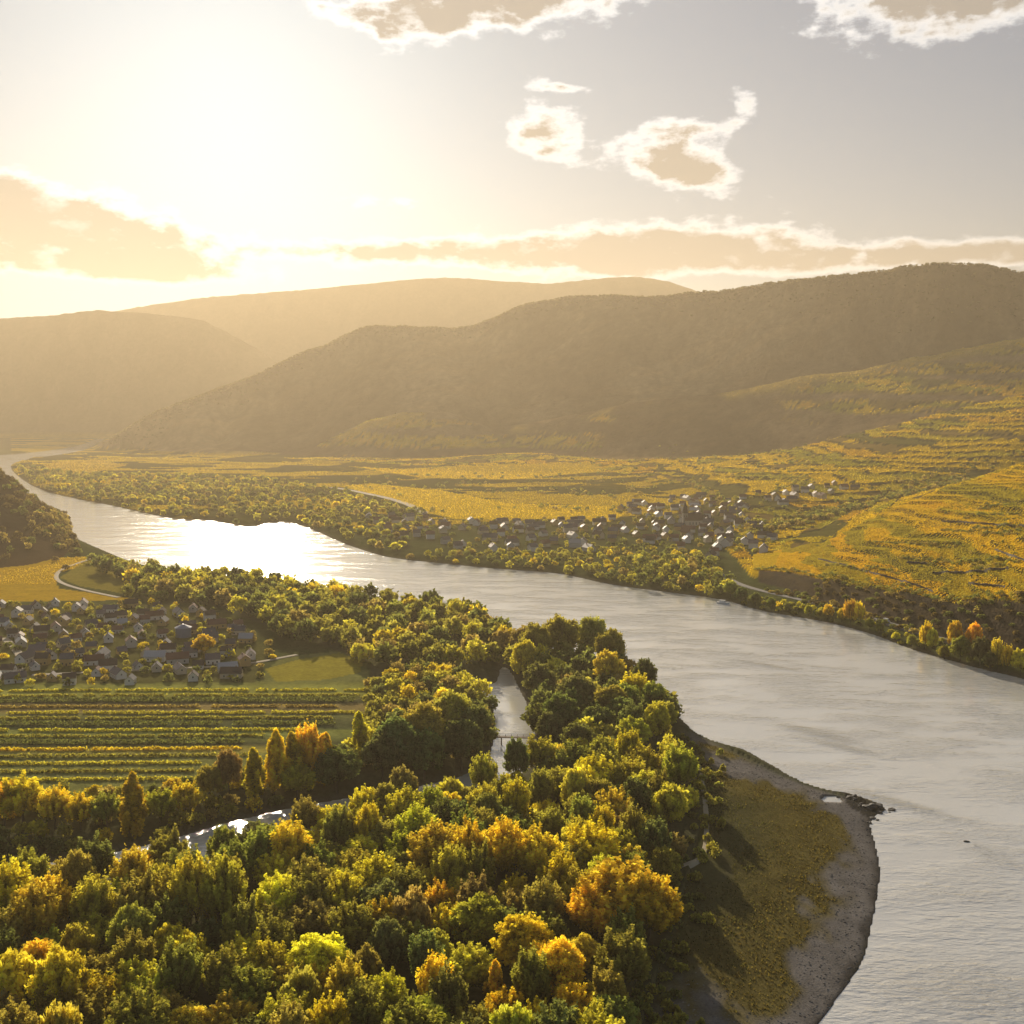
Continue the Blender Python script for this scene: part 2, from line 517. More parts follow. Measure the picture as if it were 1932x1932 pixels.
# gravel bank with grass
GRAV = np.array((0.175, 0.162, 0.150))
bw = sstep(-seg_dist(BEACH, TX, TY) * np.where(beach, -1, 1), -2, 6)
bc = GRAV * (0.75 + 0.5 * fbm(TX / 3.5, TY / 5, 3)[..., None])
grass_c = np.array((0.135, 0.110, 0.036)) * (0.6 + 0.8 * fbm(TX / 5, TY / 9, 4)[..., None])
grow = sstep(sdn, 4.5, 11) * sstep(fbm(TX / 16 + 4, TY / 34, 4) + 0.25 * sstep(sdn, 12, 35), 0.44, 0.60)
bc = bc * (1 - grow[..., None]) + grass_c * grow[..., None]
deep = sstep(sdn, 30, 48)
bc = bc * (1 - deep[..., None]) + (np.array((0.085, 0.080, 0.035)) * (0.6 + 0.8 * n_c[..., None])) * deep[..., None]
wet = np.exp(-(sdn / 2.2) ** 2)
bc = bc * (1 - 0.62 * wet[..., None])
C = C * (1 - bw[..., None]) + bc * bw[..., None]
spit = zone([(1590, 1494), (1690, 1518), (1690, 1535), (1640, 1545), (1600, 1520)])
lay(spit & ~water, (0.045, 0.042, 0.036), 0.9)
# shores elsewhere
shore = np.exp(-(np.minimum(sd, sda) / 3.5) ** 2) * (~beach) * (~water)
lay(shore, (0.12, 0.105, 0.08), 0.7)
lay(water, (0.10, 0.09, 0.06), 1.0)
C = np.clip(C, 0.004, 0.9)


# ------------------------------------------------------------------ object helpers
def tag(o, label=None, cat=None, group=None, kind=None):
    for k, v in (('label', label), ('category', cat), ('group', group), ('kind', kind)):
        if v:
            o[k] = v
    return o


def mesh_obj(name, me, mat=None, parent=None):
    if mat is not None and not me.materials:
        me.materials.append(mat)
    o = bpy.data.objects.new(name, me)
    col.objects.link(o)
    if parent is not None:
        o.parent = parent
    return o


def np_mesh(name, V, Fc, smooth=False, colors=None, rnd=None):
    """V (n,3), Fc (m,k)"""
    me = bpy.data.meshes.new(name)
    V = np.ascontiguousarray(V, np.float32)
    Fc = np.ascontiguousarray(Fc, np.int32)
    k = Fc.shape[1]
    me.vertices.add(len(V))
    me.vertices.foreach_set('co', V.ravel())
    me.loops.add(Fc.size)
    me.loops.foreach_set('vertex_index', Fc.ravel())
    me.polygons.add(len(Fc))
    me.polygons.foreach_set('loop_start', np.arange(0, Fc.size, k, dtype=np.int32))
    me.polygons.foreach_set('loop_total', np.full(len(Fc), k, np.int32))
    me.polygons.foreach_set('use_smooth', np.full(len(Fc), smooth))
    me.update(calc_edges=True)
    if colors is not None:
        a = me.color_attributes.new('tint', 'FLOAT_COLOR', 'POINT')
        c4 = np.ones((len(V), 4), np.float32)
        c4[:, :3] = colors
        a.data.foreach_set('color', c4.ravel())
    if rnd is not None:
        a = me.attributes.new('vary', 'FLOAT', 'POINT')
        a.data.foreach_set('value', np.ascontiguousarray(rnd, np.float32))
    return me


def material(name):
    m = bpy.data.materials.new(name)
    m.use_nodes = True
    return m, NT(m.node_tree)


def plain_mat(name, rgb, rough=0.8, var=0.25, scale=1.5, metal=0.0):
    m, n = material(name)
    o = n.n('ShaderNodeOutputMaterial')
    b = n.n('ShaderNodeBsdfPrincipled')
    t = n.n('ShaderNodeTexCoord')
    nz = n.noise(t.outputs['Object'], scale, 4)
    c = n.mix(nz, tuple(v * (1 - var) for v in rgb), tuple(min(v * (1 + var), 1) for v in rgb))
    n.link(c, b.inputs['Base Color'])
    b.inputs['Roughness'].default_value = rough
    b.inputs['Metallic'].default_value = metal
    n.link(b.outputs[0], o.inputs[0])
    return m


def terrain_mat(name, fine, bump):
    m, n = material(name)
    o = n.n('ShaderNodeOutputMaterial')
    b = n.n('ShaderNodeBsdfPrincipled')
    b.inputs['Roughness'].default_value = 0.95
    b.inputs['Specular IOR Level'].default_value = 0.0
    a = n.n('ShaderNodeAttribute', attribute_name='tint')
    geo = n.n('ShaderNodeNewGeometry')
    n1 = n.noise(geo.outputs['Position'], fine, 5, 0.65)
    n2 = n.noise(geo.outputs['Position'], fine * 0.22, 4, 0.6)
    v = n.m('ADD', n.m('MULTIPLY', n1, 1.1), n.m('ADD', n.m('MULTIPLY', n2, 0.7), 0.10))
    sc_ = n.n('ShaderNodeVectorMath', operation='SCALE')
    n.link(a.outputs['Color'], sc_.inputs[0])
    n.link(v, sc_.inputs['Scale'])
    n.link(sc_.outputs[0], b.inputs['Base Color'])
    bp = n.n('ShaderNodeBump')
    bp.inputs['Strength'].default_value = 0.8
    bp.inputs['Distance'].default_value = bump
    n.link(n1, bp.inputs['Height'])
    n.link(bp.outputs[0], b.inputs['Normal'])
    n.link(b.outputs[0], o.inputs[0])
    return m


M_ground = terrain_mat('valley_ground', 0.45, 0.6)
M_hill = terrain_mat('hill_ground', 0.05, 5.0)
M_vine = terrain_mat('vineyard_ground', 0.30, 1.5)
M_gravel = terrain_mat('gravel_and_grass', 1.6, 0.25)

# split the terrain sheet into its landforms
idx = np.arange(NTr * NTc).reshape(NTr, NTc)
quads = np.stack([idx[:-1, :-1], idx[:-1, 1:], idx[1:, 1:], idx[1:, :-1]], -1).reshape(-1, 4)
cls = np.zeros(TX.shape, int)
cls[is_hill & (Dp <= fdj(4)) & (PX > 1150)] = 1
cls[is_hill & (Dp > fdj(4))] = 2
cls[(beach | (bw > 0.5)) & ~water] = 3
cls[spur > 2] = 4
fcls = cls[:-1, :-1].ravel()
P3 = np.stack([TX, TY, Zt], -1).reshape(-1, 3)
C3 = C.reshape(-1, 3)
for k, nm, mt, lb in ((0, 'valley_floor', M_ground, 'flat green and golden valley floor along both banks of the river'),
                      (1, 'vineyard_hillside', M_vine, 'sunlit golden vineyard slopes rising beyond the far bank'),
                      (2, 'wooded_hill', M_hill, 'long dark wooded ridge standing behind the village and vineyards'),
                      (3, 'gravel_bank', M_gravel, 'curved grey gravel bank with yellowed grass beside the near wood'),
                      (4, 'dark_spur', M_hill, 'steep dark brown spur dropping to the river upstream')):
    q = quads[fcls == k]
    u, inv = np.unique(q, return_inverse=True)
    me = np_mesh(nm, P3[u], inv.reshape(-1, 4), True, C3[u])
    tag(mesh_obj(nm, me, mt), lb, 'hill' if k in (1, 2, 4) else 'ground', kind='structure')


# far hills beyond the river bend
def far_range(name, pts, depth, front, label, tint):
    t, d, z = line([(x, y, depth) for x, y in pts])
    tc_ = np.linspace(-1.0, 0.75, 420)
    fr = np.linspace(-1, 1, 60)
    TT, FR = np.meshgrid(tc_, fr)
    zz = np.interp(TT, t, z)
    wid = front
    Y = depth + FR * wid
    X = TT * Y
    prof = np.where(FR < 0, 1 - sstep(-FR, 0.0, 1.0) * 1.0, 1 - 0.6 * FR)
    Z = zz * prof
    rel = sstep(-FR, 0.06, 0.5)
    Z = Z - rel * np.abs(fbm(X / 900 + depth, Y / 1300, 4) - 0.5) * 130 * sstep(Z, 60, 400)
    Z = Z + (vnoise(X / 14, Y / 24) - 0.5) * 9 * sstep(Z, 100, 300)
    Z = np.where(FR <= -0.98, -6, Z)
    i = np.arange(Z.size).reshape(Z.shape)
    q = np.stack([i[:-1, :-1], i[:-1, 1:], i[1:, 1:], i[1:, :-1]], -1).reshape(-1, 4)
    cc = np.array(tint) * (0.6 + 0.8 * fbm(X / 60, Y / 80, 3).reshape(-1, 1))
    low = (Z < 26).reshape(-1, 1)
    cc = np.where(low, np.array((0.34, 0.25, 0.05)), cc)
    me = np_mesh(name, np.stack([X, Y, Z], -1).reshape(-1, 3), q, True, cc)
    tag(mesh_obj(name, me, M_hill), label, 'hill', kind='structure')


far_range('near_range_hill', [(-900, 560), (-300, 585), (0, 601), (90, 596), (180, 585), (260, 590), (340, 598), (380, 604), (430, 628), (480, 655), (530, 690), (590, 740), (680, 790)], 5900, 520, 'hazy brown hill above the river bend upstream', (0.13, 0.095, 0.05))
far_range('distant_range_hill', [(-900, 600), (-300, 620), (0, 606), (200, 590), (300, 573), (400, 560), (550, 549), (700, 535), (790, 526), (860, 524), (950, 531), (1030, 536), (1080, 531), (1150, 524), (1210, 523), (1260, 531), (1310, 548), (1420, 580), (1700, 620)], 7400, 900, 'palest far ridge fading into golden haze under the sun', (0.13, 0.095, 0.05))

# ------------------------------------------------------------------ river water
m_water, n = material('river_water')
o = n.n('ShaderNodeOutputMaterial')
geo = n.n('ShaderNodeNewGeometry')
mp = n.n('ShaderNodeMapping')
n.link(geo.outputs['Position'], mp.inputs[0])
mp.inputs['Rotation'].default_value = (0, 0, math.radians(38))
mp.inputs['Scale'].default_value = (1.0, 2.6, 1.0)
w1 = n.noise(mp.outputs[0], 0.16, 5, 0.6)
w2 = n.noise(mp.outputs[0], 0.020, 5, 0.6)
w3 = n.noise(mp.outputs[0], 0.55, 4, 0.65)
amp = n.step(w2, 0.40, 0.66)
sepw = n.n('ShaderNodeSeparateXYZ')
n.link(geo.outputs['Position'], sepw.inputs[0])
for (pa, pb, wid, k_) in (((1475, 1368), (1610, 1402), 5.0, 2.6), ((1520, 1395), (1650, 1425), 4.0, 2.0), ((1600, 1492), (1800, 1545), 5.0, 2.2), ((1385, 1246), (1500, 1266), 4.0, 1.8), ((1790, 1580), (1932, 1640), 9.0, 1.3), ((1600, 1900), (2050, 1860), 24.0, 2.4), ((1700, 1700), (1950, 1680), 10.0, 0.9)):
    A_, B_ = np.array(ground(*pa, 0)), np.array(ground(*pb, 0))
    c_, dvec = (A_ + B_) / 2, (B_ - A_)
    ln = float(np.linalg.norm(dvec))
    ux, uy = dvec / ln
    dx, dy = n.m('SUBTRACT', sepw.outputs[0], float(c_[0])), n.m('SUBTRACT', sepw.outputs[1], float(c_[1]))
    al = n.m('ADD', n.m('MULTIPLY', dx, float(ux * 2 / ln)), n.m('MULTIPLY', dy, float(uy * 2 / ln)))
    ac = n.m('ADD', n.m('MULTIPLY', dx, float(-uy / wid)), n.m('MULTIPLY', dy, float(ux / wid)))
    qq = n.m('ADD', n.m('MULTIPLY', al, al), n.m('MULTIPLY', ac, ac))
    amp = n.m('ADD', amp, n.m('MULTIPLY', n.m('EXPONENT', n.m('MULTIPLY', qq, -1.2)), k_))
hgt = n.m('ADD', n.m('MULTIPLY', n.m('MULTIPLY', w1, 0.9), n.m('ADD', n.m('MULTIPLY', amp, 1.3), 0.15)), n.m('MULTIPLY', n.m('MULTIPLY', w3, 0.34), n.m('ADD', amp, 0.35)))
bp = n.n('ShaderNodeBump')
bp.inputs['Strength'].default_value = 0.42
bp.inputs['Distance'].default_value = 1.0
n.link(hgt, bp.inputs['Height'])
bp2 = n.n('ShaderNodeBump')
bp2.inputs['Strength'].default_value = 0.22
bp2.inputs['Distance'].default_value = 1.0
n.link(hgt, bp2.inputs['Height'])
gls = []
for rough, bmp in ((0.05, bp2), (0.17, bp)):
    gl_ = n.n('ShaderNodeBsdfAnisotropic')
    gl_.inputs['Color'].default_value = (1, 1, 1, 1)
    gl_.inputs['Roughness'].default_value = rough
    n.link(bmp.outputs[0], gl_.inputs['Normal'])
    gls.append(gl_)
gmx = n.n('ShaderNodeMixShader')
gmx.inputs[0].default_value = 0.24
n.link(gls[0].outputs[0], gmx.inputs[1])
n.link(gls[1].outputs[0], gmx.inputs[2])
df = n.n('ShaderNodeBsdfDiffuse')
n.link(bp.outputs[0], df.inputs['Normal'])
n.link(n.mix(w2, (0.62, 0.61, 0.56), (0.80, 0.79, 0.74)), df.inputs[0])  # pale silt, with surface glare put into the diffuse colour
fr = n.n('ShaderNodeFresnel')
fr.inputs[0].default_value = 3.4
n.link(bp.outputs[0], fr.inputs['Normal'])
mx = n.n('ShaderNodeMixShader')
n.link(fr.outputs[0], mx.inputs[0])
n.link(df.outputs[0], mx.inputs[1])
n.link(gmx.outputs[0], mx.inputs[2])
n.link(mx.outputs[0], o.inputs[0])
ws = np.linspace(-9000, 9000, 40)
wy = np.concatenate([np.linspace(-300, 1500, 20), np.linspace(1700, 9500, 20)])
gx, gy = np.meshgrid(ws, wy)
i = np.arange(gx.size).reshape(gx.shape)
me = np_mesh('river', np.stack([gx, gy, gx * 0], -1).reshape(-1, 3), np.stack([i[:-1, :-1], i[:-1, 1:], i[1:, 1:], i[1:, :-1]], -1).reshape(-1, 4))
tag(mesh_obj('river', me, m_water), 'broad pale river winding through the valley with sun glitter', 'river', kind='structure')


# ------------------------------------------------------------------ foliage
def leaf_mat(name, attr):
    m, n = material(name)
    o = n.n('ShaderNodeOutputMaterial')
    if attr:
        base = n.n('ShaderNodeAttribute', attribute_name='tint').outputs['Color']
    else:
        base = n.n('ShaderNodeObjectInfo').outputs['Color']
    v = n.n('ShaderNodeAttribute', attribute_name='vary').outputs['Fac']
    s = n.n('ShaderNodeVectorMath', operation='SCALE')
    n.link(base, s.inputs[0])
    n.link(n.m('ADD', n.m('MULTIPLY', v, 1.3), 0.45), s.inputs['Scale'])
    hs = n.n('ShaderNodeHueSaturation')
    n.link(s.outputs[0], hs.inputs['Color'])
    n.link(n.m('ADD', n.m('MULTIPLY', v, 0.022), 0.490), hs.inputs['Hue'])
    d = n.n('ShaderNodeBsdfDiffuse')
    t = n.n('ShaderNodeBsdfTranslucent')
    n.link(hs.outputs[0], d.inputs[0])
    tint = n.mix(1.0, hs.outputs[0], (1.25, 1.2, 0.55), 'MULTIPLY')
    n.link(tint, t.inputs[0])
    mx = n.n('ShaderNodeMixShader')
    mx.inputs[0].default_value = 0.62
    n.link(d.outputs[0], mx.inputs[1])
    n.link(t.outputs[0], mx.inputs[2])
    n.link(mx.outputs[0], o.inputs[0])
    return m


M_leaf = leaf_mat('autumn_leaves', False)
M_leaves_mass = leaf_mat('autumn_leaves_mass', True)
M_bark = plain_mat('bark', (0.07, 0.055, 0.04), 0.95, 0.3, 2.0)


def leaf_quads(cn, size, r, up=0.0):
    """diamond leaves round the centres cn; returns verts (4n,3)"""
    k = len(cn)
    a = r.normal(size=(k, 3))
    a[:, 2] += up * r.random(k) * 2
    a /= np.linalg.norm(a, axis=1)[:, None]
    b = np.cross(a, r.normal(size=(k, 3)))
    b /= np.linalg.norm(b, axis=1)[:, None]
    s = (size * (0.6 + 0.8 * r.random(k)))[:, None]
    return np.stack([cn + a * s, cn + b * s * 0.62, cn - a * s, cn - b * s * 0.62], 1).reshape(-1, 3)


def crown_points(form, r, plumes, per):
    """leaf centres of a crown of unit height 1 and unit width 1 (x,y in -.5...5, z 0..1)"""
    pts, vary = [], []
    for _ in range(plumes):
        az = r.random() * 2 * math.pi
        if form == 'round':
            el = math.asin(r.random() ** 0.75) * (1 if r.random() < 0.86 else -0.35)
            q = 0.30 + 0.14 * r.random()
            c = np.array((math.cos(az) * math.cos(el) * q, math.sin(az) * math.cos(el) * q, 0.50 + math.sin(el) * 0.36 * (0.7 + 0.45 * r.random())))
            L, rad = 0.13, 0.085
        elif form == 'brush':
            q = math.sqrt(r.random())
            hh = 0.42 + 0.42 * math.sqrt(max(0, 1 - q * q)) * (0.45 + 0.6 * r.random())
            c = np.array((math.cos(az) * q * 0.40, math.sin(az) * q * 0.40, hh * (0.80 + 0.25 * r.random())))
            L, rad = 0.20, 0.050
        elif form == 'column':
            hh = 0.14 + 0.78 * r.random()
            q = 0.36 * (math.sin(min(hh * 1.15, 1) * math.pi) ** 0.6) * (0.35 + 0.85 * r.random())
            c = np.array((math.cos(az) * q, math.sin(az) * q, hh))
            L, rad = 0.10, 0.10
        else:   # bush
            el = math.asin(r.random())
            c = np.array((math.cos(az) * math.cos(el) * 0.38, math.sin(az) * math.cos(el) * 0.38, 0.30 + math.sin(el) * 0.52))
            L, rad = 0.16, 0.12
        ax = np.array((c[0] * 0.9, c[1] * 0.9, 0.55 if form in ('brush', 'column') else 0.25))
        ax /= np.linalg.norm(ax)
        s = r.normal(size=(per, 3))
        s /= np.linalg.norm(s, axis=1)[:, None]
        s *= (r.random(per) ** 0.45)[:, None]
        along = s @ ax
        p = c + (s - along[:, None] * ax) * rad + along[:, None] * ax * L
        pts.append(p)
        vary.append(np.clip(r.random() * 0.5 + r.random(per) * 0.25 + 0.25 * (along + 0.5), 0, 1))  # plume tips lighter: light and dark contrast put into the leaf tone
    # sparse inner leaves so that the crown is not hollow, inner shade in their tone
    k = plumes * per // 7
    s = r.normal(size=(k, 3))
    s /= np.linalg.norm(s, axis=1)[:, None]
    s *= (r.random(k) ** 0.5)[:, None]
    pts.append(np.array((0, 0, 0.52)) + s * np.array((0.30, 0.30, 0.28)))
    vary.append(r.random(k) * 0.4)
    return np.vstack(pts), np.concatenate(vary)


FORMS = {'round': (15.0, 18.0, 110, 80), 'brush': (13.0, 22.0, 120, 74), 'column': (7.0, 24.0, 80, 76), 'bush': (8.0, 7.0, 50, 60)}


def tube(path, radii, sides=6):
    V, Fc = [], []
    for k, (p, rr) in enumerate(zip(path, radii)):
        for j in range(sides):
            a = 2 * math.pi * j / sides
            V.append((p[0] + math.cos(a) * rr, p[1] + math.sin(a) * rr, p[2]))
        if k:
            for j in range(sides):
                b0_, b1_ = (k - 1) * sides, k * sides
                Fc.append((b0_ + j, b0_ + (j + 1) % sides, b1_ + (j + 1) % sides, b1_ + j))
    return V, Fc


PROTO = {}
for form, (w, h, plumes, per) in FORMS.items():
    for v in range(3):
        r = np.random.default_rng(hash((form == 'round', form == 'brush', form == 'column', v)) % 1000 + 11 * v)
        P, vr = crown_points(form, r, plumes, per)
        P = P * np.array((w, w, h))
        sz = 0.47 if form != 'bush' else 0.36
        V = leaf_quads(P, np.full(len(P), sz), r, 0.5)
        Fc = np.arange(len(V)).reshape(-1, 4)
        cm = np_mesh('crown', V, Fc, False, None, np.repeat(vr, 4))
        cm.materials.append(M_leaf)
        TV, TF = [], []
        limbs = [([(0, 0, -0.6), (r.normal() * .2, r.normal() * .2, h * .3), (r.normal() * .4, r.normal() * .4, h * .72)], [w * .028, w * .02, w * .006])]
        for _ in range(7 if form != 'bush' else 4):
            a = r.random() * 6.28
            z0 = h * (0.22 + 0.25 * r.random())
            rr = w * (0.26 + 0.1 * r.random())
            limbs.append(([(0, 0, z0), (math.cos(a) * rr * .55, math.sin(a) * rr * .55, z0 + h * .12), (math.cos(a) * rr, math.sin(a) * rr, z0 + h * .30)], [w * .013, w * .009, w * .003]))
        for path, rad in limbs:
            vv, ff = tube(path, rad)
            b = len(TV)
            TV += vv
            TF += [tuple(i + b for i in q) for q in ff]
        tm = np_mesh('trunk', np.array(TV), np.array(TF), True)
        tm.materials.append(M_bark)
        PROTO[form, v] = (cm, tm, P, vr)

PALETTE = {
    'golden yellow': (0.66, 0.52, 0.060), 'lemon yellow': (0.64, 0.55, 0.075), 'orange': (0.64, 0.47, 0.065), 'yellow-green': (0.52, 0.47, 0.085),
    'olive green': (0.34, 0.31, 0.085), 'dark green': (0.175, 0.190, 0.080), 'mid green': (0.27, 0.275, 0.085), 'russet brown': (0.36, 0.28, 0.12),
    'bright green': (0.42, 0.43, 0.075), 'forest': (0.14, 0.105, 0.058), 'forest green': (0.11, 0.095, 0.048),
}
TREES = []          # dicts: x, y, h, w, form, colour, place


def add_tree(x, y, h, w, form, colour, place, hero=False):
    TREES.append(dict(x=x, y=y, h=h, w=w, form=form, colour=colour, place=place, hero=hero))


def hero(px, ytop, h, w, form, colour, place):
    """a tree whose top stands at (px, ytop) in the survey, h metres tall"""
    x, y = ground(px, ytop, h + 3.0)
    z = float(ht(x, y))
    if z < 8:
        x, y = ground(px, ytop, h + max(z, 0))
    k = 0
    while k < 40 and (float(ht(x, y)) < 0.9):
        x, y, k = x * 1.006, y * 1.006, k + 1
    add_tree(x, y, h, w, form, colour, place, True)


NEARW = 'in the near wood'
ARMW = 'beside the narrow side arm'
for a in [
    (1165, 1612, 24, 24, 'brush', 'orange', NEARW), (1225, 1640, 20, 17, 'brush', 'orange', NEARW), (1120, 1660, 19, 16, 'brush', 'golden yellow', NEARW),
    (825, 1542, 22, 17, 'brush', 'lemon yellow', NEARW), (880, 1538, 22, 15, 'brush', 'golden yellow', NEARW), (955, 1536, 23, 18, 'brush', 'golden yellow', NEARW),
    (1015, 1556, 21, 16, 'brush', 'lemon yellow', NEARW), (1120, 1540, 22, 19, 'brush', 'golden yellow', NEARW), (1085, 1585, 17, 13, 'brush', 'olive green', NEARW),
    (322, 1738, 13, 10.5, 'round', 'lemon yellow', NEARW), (602, 1762, 16, 17, 'round', 'lemon yellow', NEARW), (190, 1832, 15, 12, 'brush', 'golden yellow', NEARW),
    (118, 1792, 14, 12, 'brush', 'orange', NEARW), (790, 1893, 15, 19, 'round', 'bright green', NEARW), (1012, 1880, 13, 8, 'brush', 'golden yellow', NEARW),
    (1045, 1768, 17, 16, 'round', 'golden yellow', NEARW), (985, 1722, 18, 17, 'round', 'golden yellow', NEARW), (905, 1690, 16, 16, 'round', 'bright green', NEARW),
    (830, 1658, 15, 11, 'brush', 'orange', NEARW), (1085, 1850, 13, 11, 'brush', 'golden yellow', NEARW), (935, 1805, 14, 6, 'column', 'golden yellow', NEARW),
    (360, 1895, 12, 12, 'round', 'yellow-green', NEARW), (20, 1612, 24, 15, 'brush', 'lemon yellow', NEARW), (65, 1650, 22, 14, 'brush', 'yellow-green', NEARW), (90, 1640, 20, 12, 'brush', 'golden yellow', NEARW),
    (165, 1640, 21, 13, 'brush', 'yellow-green', NEARW), (255, 1640, 21, 14, 'brush', 'olive green', NEARW), (370, 1595, 26, 13, 'brush', 'yellow-green', NEARW), (425, 1590, 27, 13, 'brush', 'yellow-green', NEARW),
    (545, 1540, 22, 16, 'brush', 'golden yellow', NEARW), (520, 1640, 19, 14, 'brush', 'lemon yellow', NEARW), (240, 1890, 12, 13, 'round', 'olive green', NEARW), (720, 1660, 16, 16, 'round', 'dark green', NEARW),
    (660, 1690, 18, 14, 'brush', 'olive green', NEARW), (1160, 1480, 19, 16, 'brush', 'yellow-green', NEARW), (1120, 1418, 20, 18, 'brush', 'golden yellow', NEARW), (1200, 1430, 17, 15, 'brush', 'yellow-green', NEARW),
    (250, 1520, 24, 10.5, 'column', 'orange', ARMW), (515, 1378, 26, 10, 'column', 'golden yellow', ARMW), (480, 1415, 21, 9, 'column', 'lemon yellow', ARMW), (580, 1358, 27, 15, 'brush', 'orange', ARMW), (550, 1372, 24, 10, 'column', 'orange', ARMW), (610, 1375, 22, 10, 'column', 'golden yellow', ARMW),
    (635, 1428, 19, 20, 'round', 'dark green', ARMW), (560, 1462, 15, 15, 'brush', 'yellow-green', ARMW), (685, 1338, 21, 9, 'column', 'lemon yellow', ARMW), (40, 1455, 19, 17, 'brush', 'golden yellow', ARMW),
    (430, 1412, 18, 12, 'round', 'russet brown', ARMW), (395, 1440, 14, 11, 'round', 'olive green', ARMW), (100, 1480, 16, 13, 'brush', 'lemon yellow', ARMW), (150, 1492, 14, 12, 'brush', 'golden yellow', ARMW), (300, 1485, 13, 12, 'brush', 'yellow-green', ARMW), (350, 1470, 14, 12, 'brush', 'lemon yellow', ARMW), (5, 1470, 17, 12, 'brush', 'orange', ARMW), (200, 1490, 14, 11, 'brush', 'olive green', ARMW),
    (850, 1300, 26, 21, 'round', 'olive green', ARMW), (900, 1330, 24, 18, 'round', 'dark green', ARMW), (800, 1325, 25, 20, 'round', 'olive green', ARMW), (740, 1345, 24, 18, 'round', 'dark green', ARMW), (870, 1360, 22, 19, 'round', 'dark green', ARMW), (800, 1375, 22, 18, 'round', 'dark green', ARMW), (720, 1390, 20, 17, 'round', 'dark green', ARMW),
]:
    hero(*a)
ISL = 'on the wooded tongue of land'
for a in [(1060, 1158, 28, 24, 'round', 'olive green', ISL), (1010, 1172, 26, 19, 'round', 'olive green', ISL), (1115, 1160, 27, 21, 'round', 'olive green', ISL), (1150, 1185, 25, 18, 'round', 'olive green', ISL),
          (1150, 1225, 22, 19, 'round', 'yellow-green', ISL), (1215, 1240, 21, 13, 'round', 'dark green', ISL), (1200, 1262, 20, 16, 'brush', 'golden yellow', ISL), (1235, 1285, 18, 15, 'round', 'olive green', ISL), (1255, 1320, 15, 13, 'round', 'olive green', ISL),
          (1085, 1270, 22, 20, 'round', 'dark green', ISL), (1020, 1250, 22, 17, 'round', 'dark green', ISL), (1150, 1290, 20, 18, 'round', 'olive green', ISL), (1060, 1310, 20, 18, 'round', 'dark green', ISL), (1130, 1330, 17, 17, 'round', 'dark green', ISL), (1195, 1352, 15, 17, 'round', 'yellow-green', ISL), (1040, 1340, 17, 13, 'round', 'dark green', ISL), (1090, 1360, 16, 15, 'round', 'dark green', ISL), (990, 1205, 24, 15, 'round', 'yellow-green', ISL)]:
    hero(*a)
RB = 'on the far bank beside the river road'
BANK_X = [1362, 1432, 1516, 1572, 1652, 1711, 1781, 1851, 1932, 2100]
BANK_Y = [1130, 1152, 1166, 1176, 1198, 1222, 1243, 1262, 1281, 1322]


def bank_tree(px, ytop, wpx, form, colour, inland=7):
    """a tree on the far bank: foot a little above the waterline, top at ytop"""
    yb = float(np.interp(px, BANK_X, BANK_Y)) - inland
    x, y = ground(px, yb, 1.5)
    add_tree(x, y, (yb - ytop) * y / F + 1.0, wpx * y / F, form, colour, RB, True)


for a in [(1562, 1140, 22, 'brush', 'orange'), (1604, 1128, 30, 'brush', 'orange'), (1624, 1134, 24, 'brush', 'golden yellow', 9), (1588, 1146, 20, 'brush', 'golden yellow'), (1743, 1168, 26, 'brush', 'golden yellow'), (1756, 1182, 22, 'round', 'yellow-green'),
          (1800, 1172, 34, 'round', 'orange', 12), (1832, 1176, 34, 'round', 'orange', 14), (1812, 1196, 40, 'round', 'olive green'), (1848, 1200, 38, 'round', 'dark green'), (1882, 1200, 30, 'brush', 'lemon yellow'), (1900, 1212, 26, 'brush', 'golden yellow'),
          (1926, 1222, 34, 'round', 'yellow-green'), (1868, 1222, 26, 'round', 'dark green', 4), (1526, 1143, 16, 'bush', 'yellow-green'), (1488, 1136, 18, 'bush', 'olive green'), (1455, 1128, 20, 'bush', 'mid green'), (1690, 1192, 18, 'bush', 'yellow-green'),
          (1660, 1172, 16, 'bush', 'olive green'), (1640, 1166, 18, 'brush', 'olive green'), (1545, 1150, 16, 'bush', 'olive green'), (1720, 1196, 20, 'bush', 'olive green'), (1782, 1214, 24, 'round', 'olive green', 4), (1425, 1118, 22, 'round', 'dark green'), (1400, 1108, 26, 'round', 'dark green'), (1378, 1098, 30, 'round', 'olive green')]:
    bank_tree(*a)


